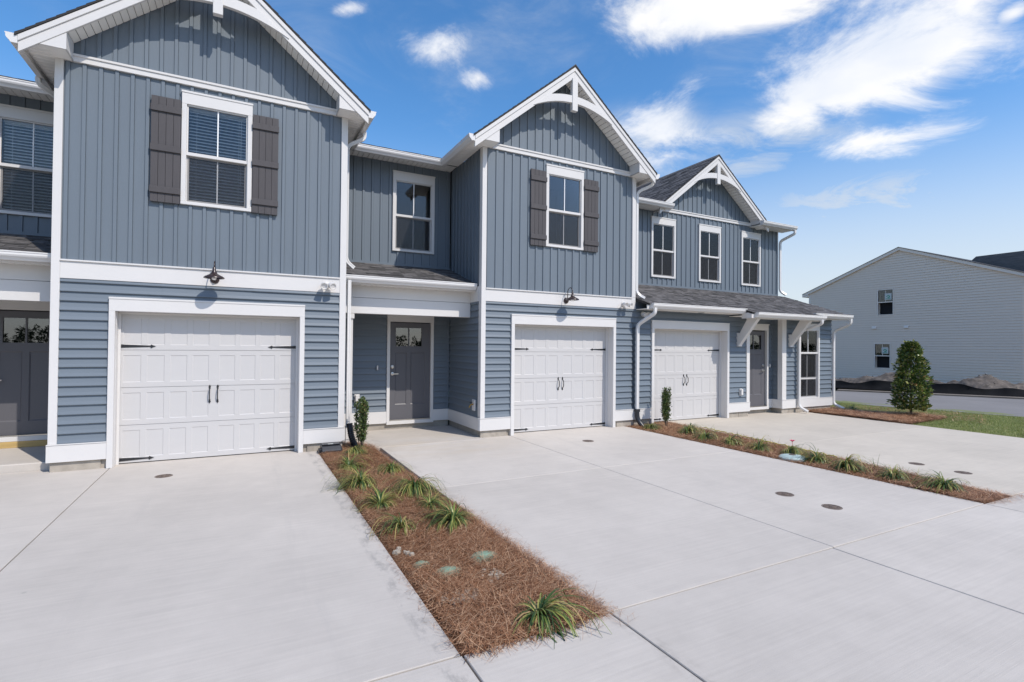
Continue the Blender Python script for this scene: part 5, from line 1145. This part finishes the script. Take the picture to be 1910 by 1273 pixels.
for (a, b, c, d) in (w1, w2):
    q = obj('window', Mesh().box(HX-.035, HX+.03, a-.045, a, c-.045, d+.045).box(HX-.035, HX+.03, b, b+.045, c-.045, d+.045).box(HX-.035, HX+.03, a, b, c-.045, c).box(HX-.035, HX+.03, a, b, d, d+.045).box(HX-.02, HX+.03, a, b, (c+d)/2-.02, (c+d)/2+.03), 'housetrim', hb)
    obj('pane', Mesh().box(HX+.015, HX+.02, a, b, (c+d)/2+.03, d), 'glass', q)
    obj('muntin', Mesh().box(HX+.006, HX+.014, (a+b)/2-.012, (a+b)/2+.012, (c+d)/2+.03, d), 'housetrim', q)
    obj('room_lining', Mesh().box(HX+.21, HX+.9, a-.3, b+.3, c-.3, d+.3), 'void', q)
    ym = (a+b)/2-.13; zm_ = (c+d)/2+.30
    obj('sticker', Mesh().box(HX-.002, HX+.004, ym-.17, ym+.17, zm_-.17, zm_+.19), 'sticker', q)
    s2 = Mesh()
    for k in range(10):
        a0, a1 = k*.52, (k+1)*.52; s2.quad((HX-.004, ym+.10*math.cos(a0), zm_+.08*math.sin(a0)), (HX-.004, ym+.10*math.cos(a1), zm_+.08*math.sin(a1)), (HX-.004, ym+.05*math.cos(a1), zm_+.03*math.sin(a1)), (HX-.004, ym+.05*math.cos(a0), zm_+.03*math.sin(a0)))
    s2.box(HX-.005, HX-.003, ym-.12, ym+.12, zm_-.13, zm_-.10); obj('sticker_mark', s2, 'green', q)
for yy in (7.72, 6.11):
    obj('vent_cover', Mesh().extrude([(HX-.02, yy-.11, 2.90), (HX-.10, yy-.11, 2.90), (HX-.06, yy-.11, 3.03), (HX-.02, yy-.11, 3.04)], (0, .22, 0)), 'housetrim', hb, bevel=.01)
rb = Mesh().extrude([(36, 6.0, 5.6), (36, 4.6, 6.94), (36, -7, 6.98), (36, -7, 5.6)], (8, 0, 0))
obj('rear_roof', rb, 'farshingle', hb)

# pines standing across the street behind the viewer (only ever seen mirrored in glass)
r4 = np.random.default_rng(9)
TP, TD = [], []
for k in range(300):
    x = -260+k*2.9+r4.uniform(-2, 2); y = -330+r4.uniform(-12, 12); h_ = 7+2*math.sin(k*.23)+r4.uniform(-2, 2.2); n = 130
    u = r4.uniform(.02, 1, n); a = r4.uniform(0, 6.28, n); rr = (1-u)**.6*r4.uniform(2.2, 3.6)*np.sqrt(r4.uniform(.2, 1, n)); TP.append(np.stack([x+rr*np.cos(a), y+rr*np.sin(a), u*h_], 1)); TD.append(np.stack([np.cos(a), np.sin(a), np.full(n, .2)], 1))
V, F = leaf_cloud(np.concatenate(TP), np.concatenate(TD), 1.5, 10); np_obj('pine_wood', V, F, 'treeline', kind='stuff', label='distant line of pines across the street, mirrored in the door glass')
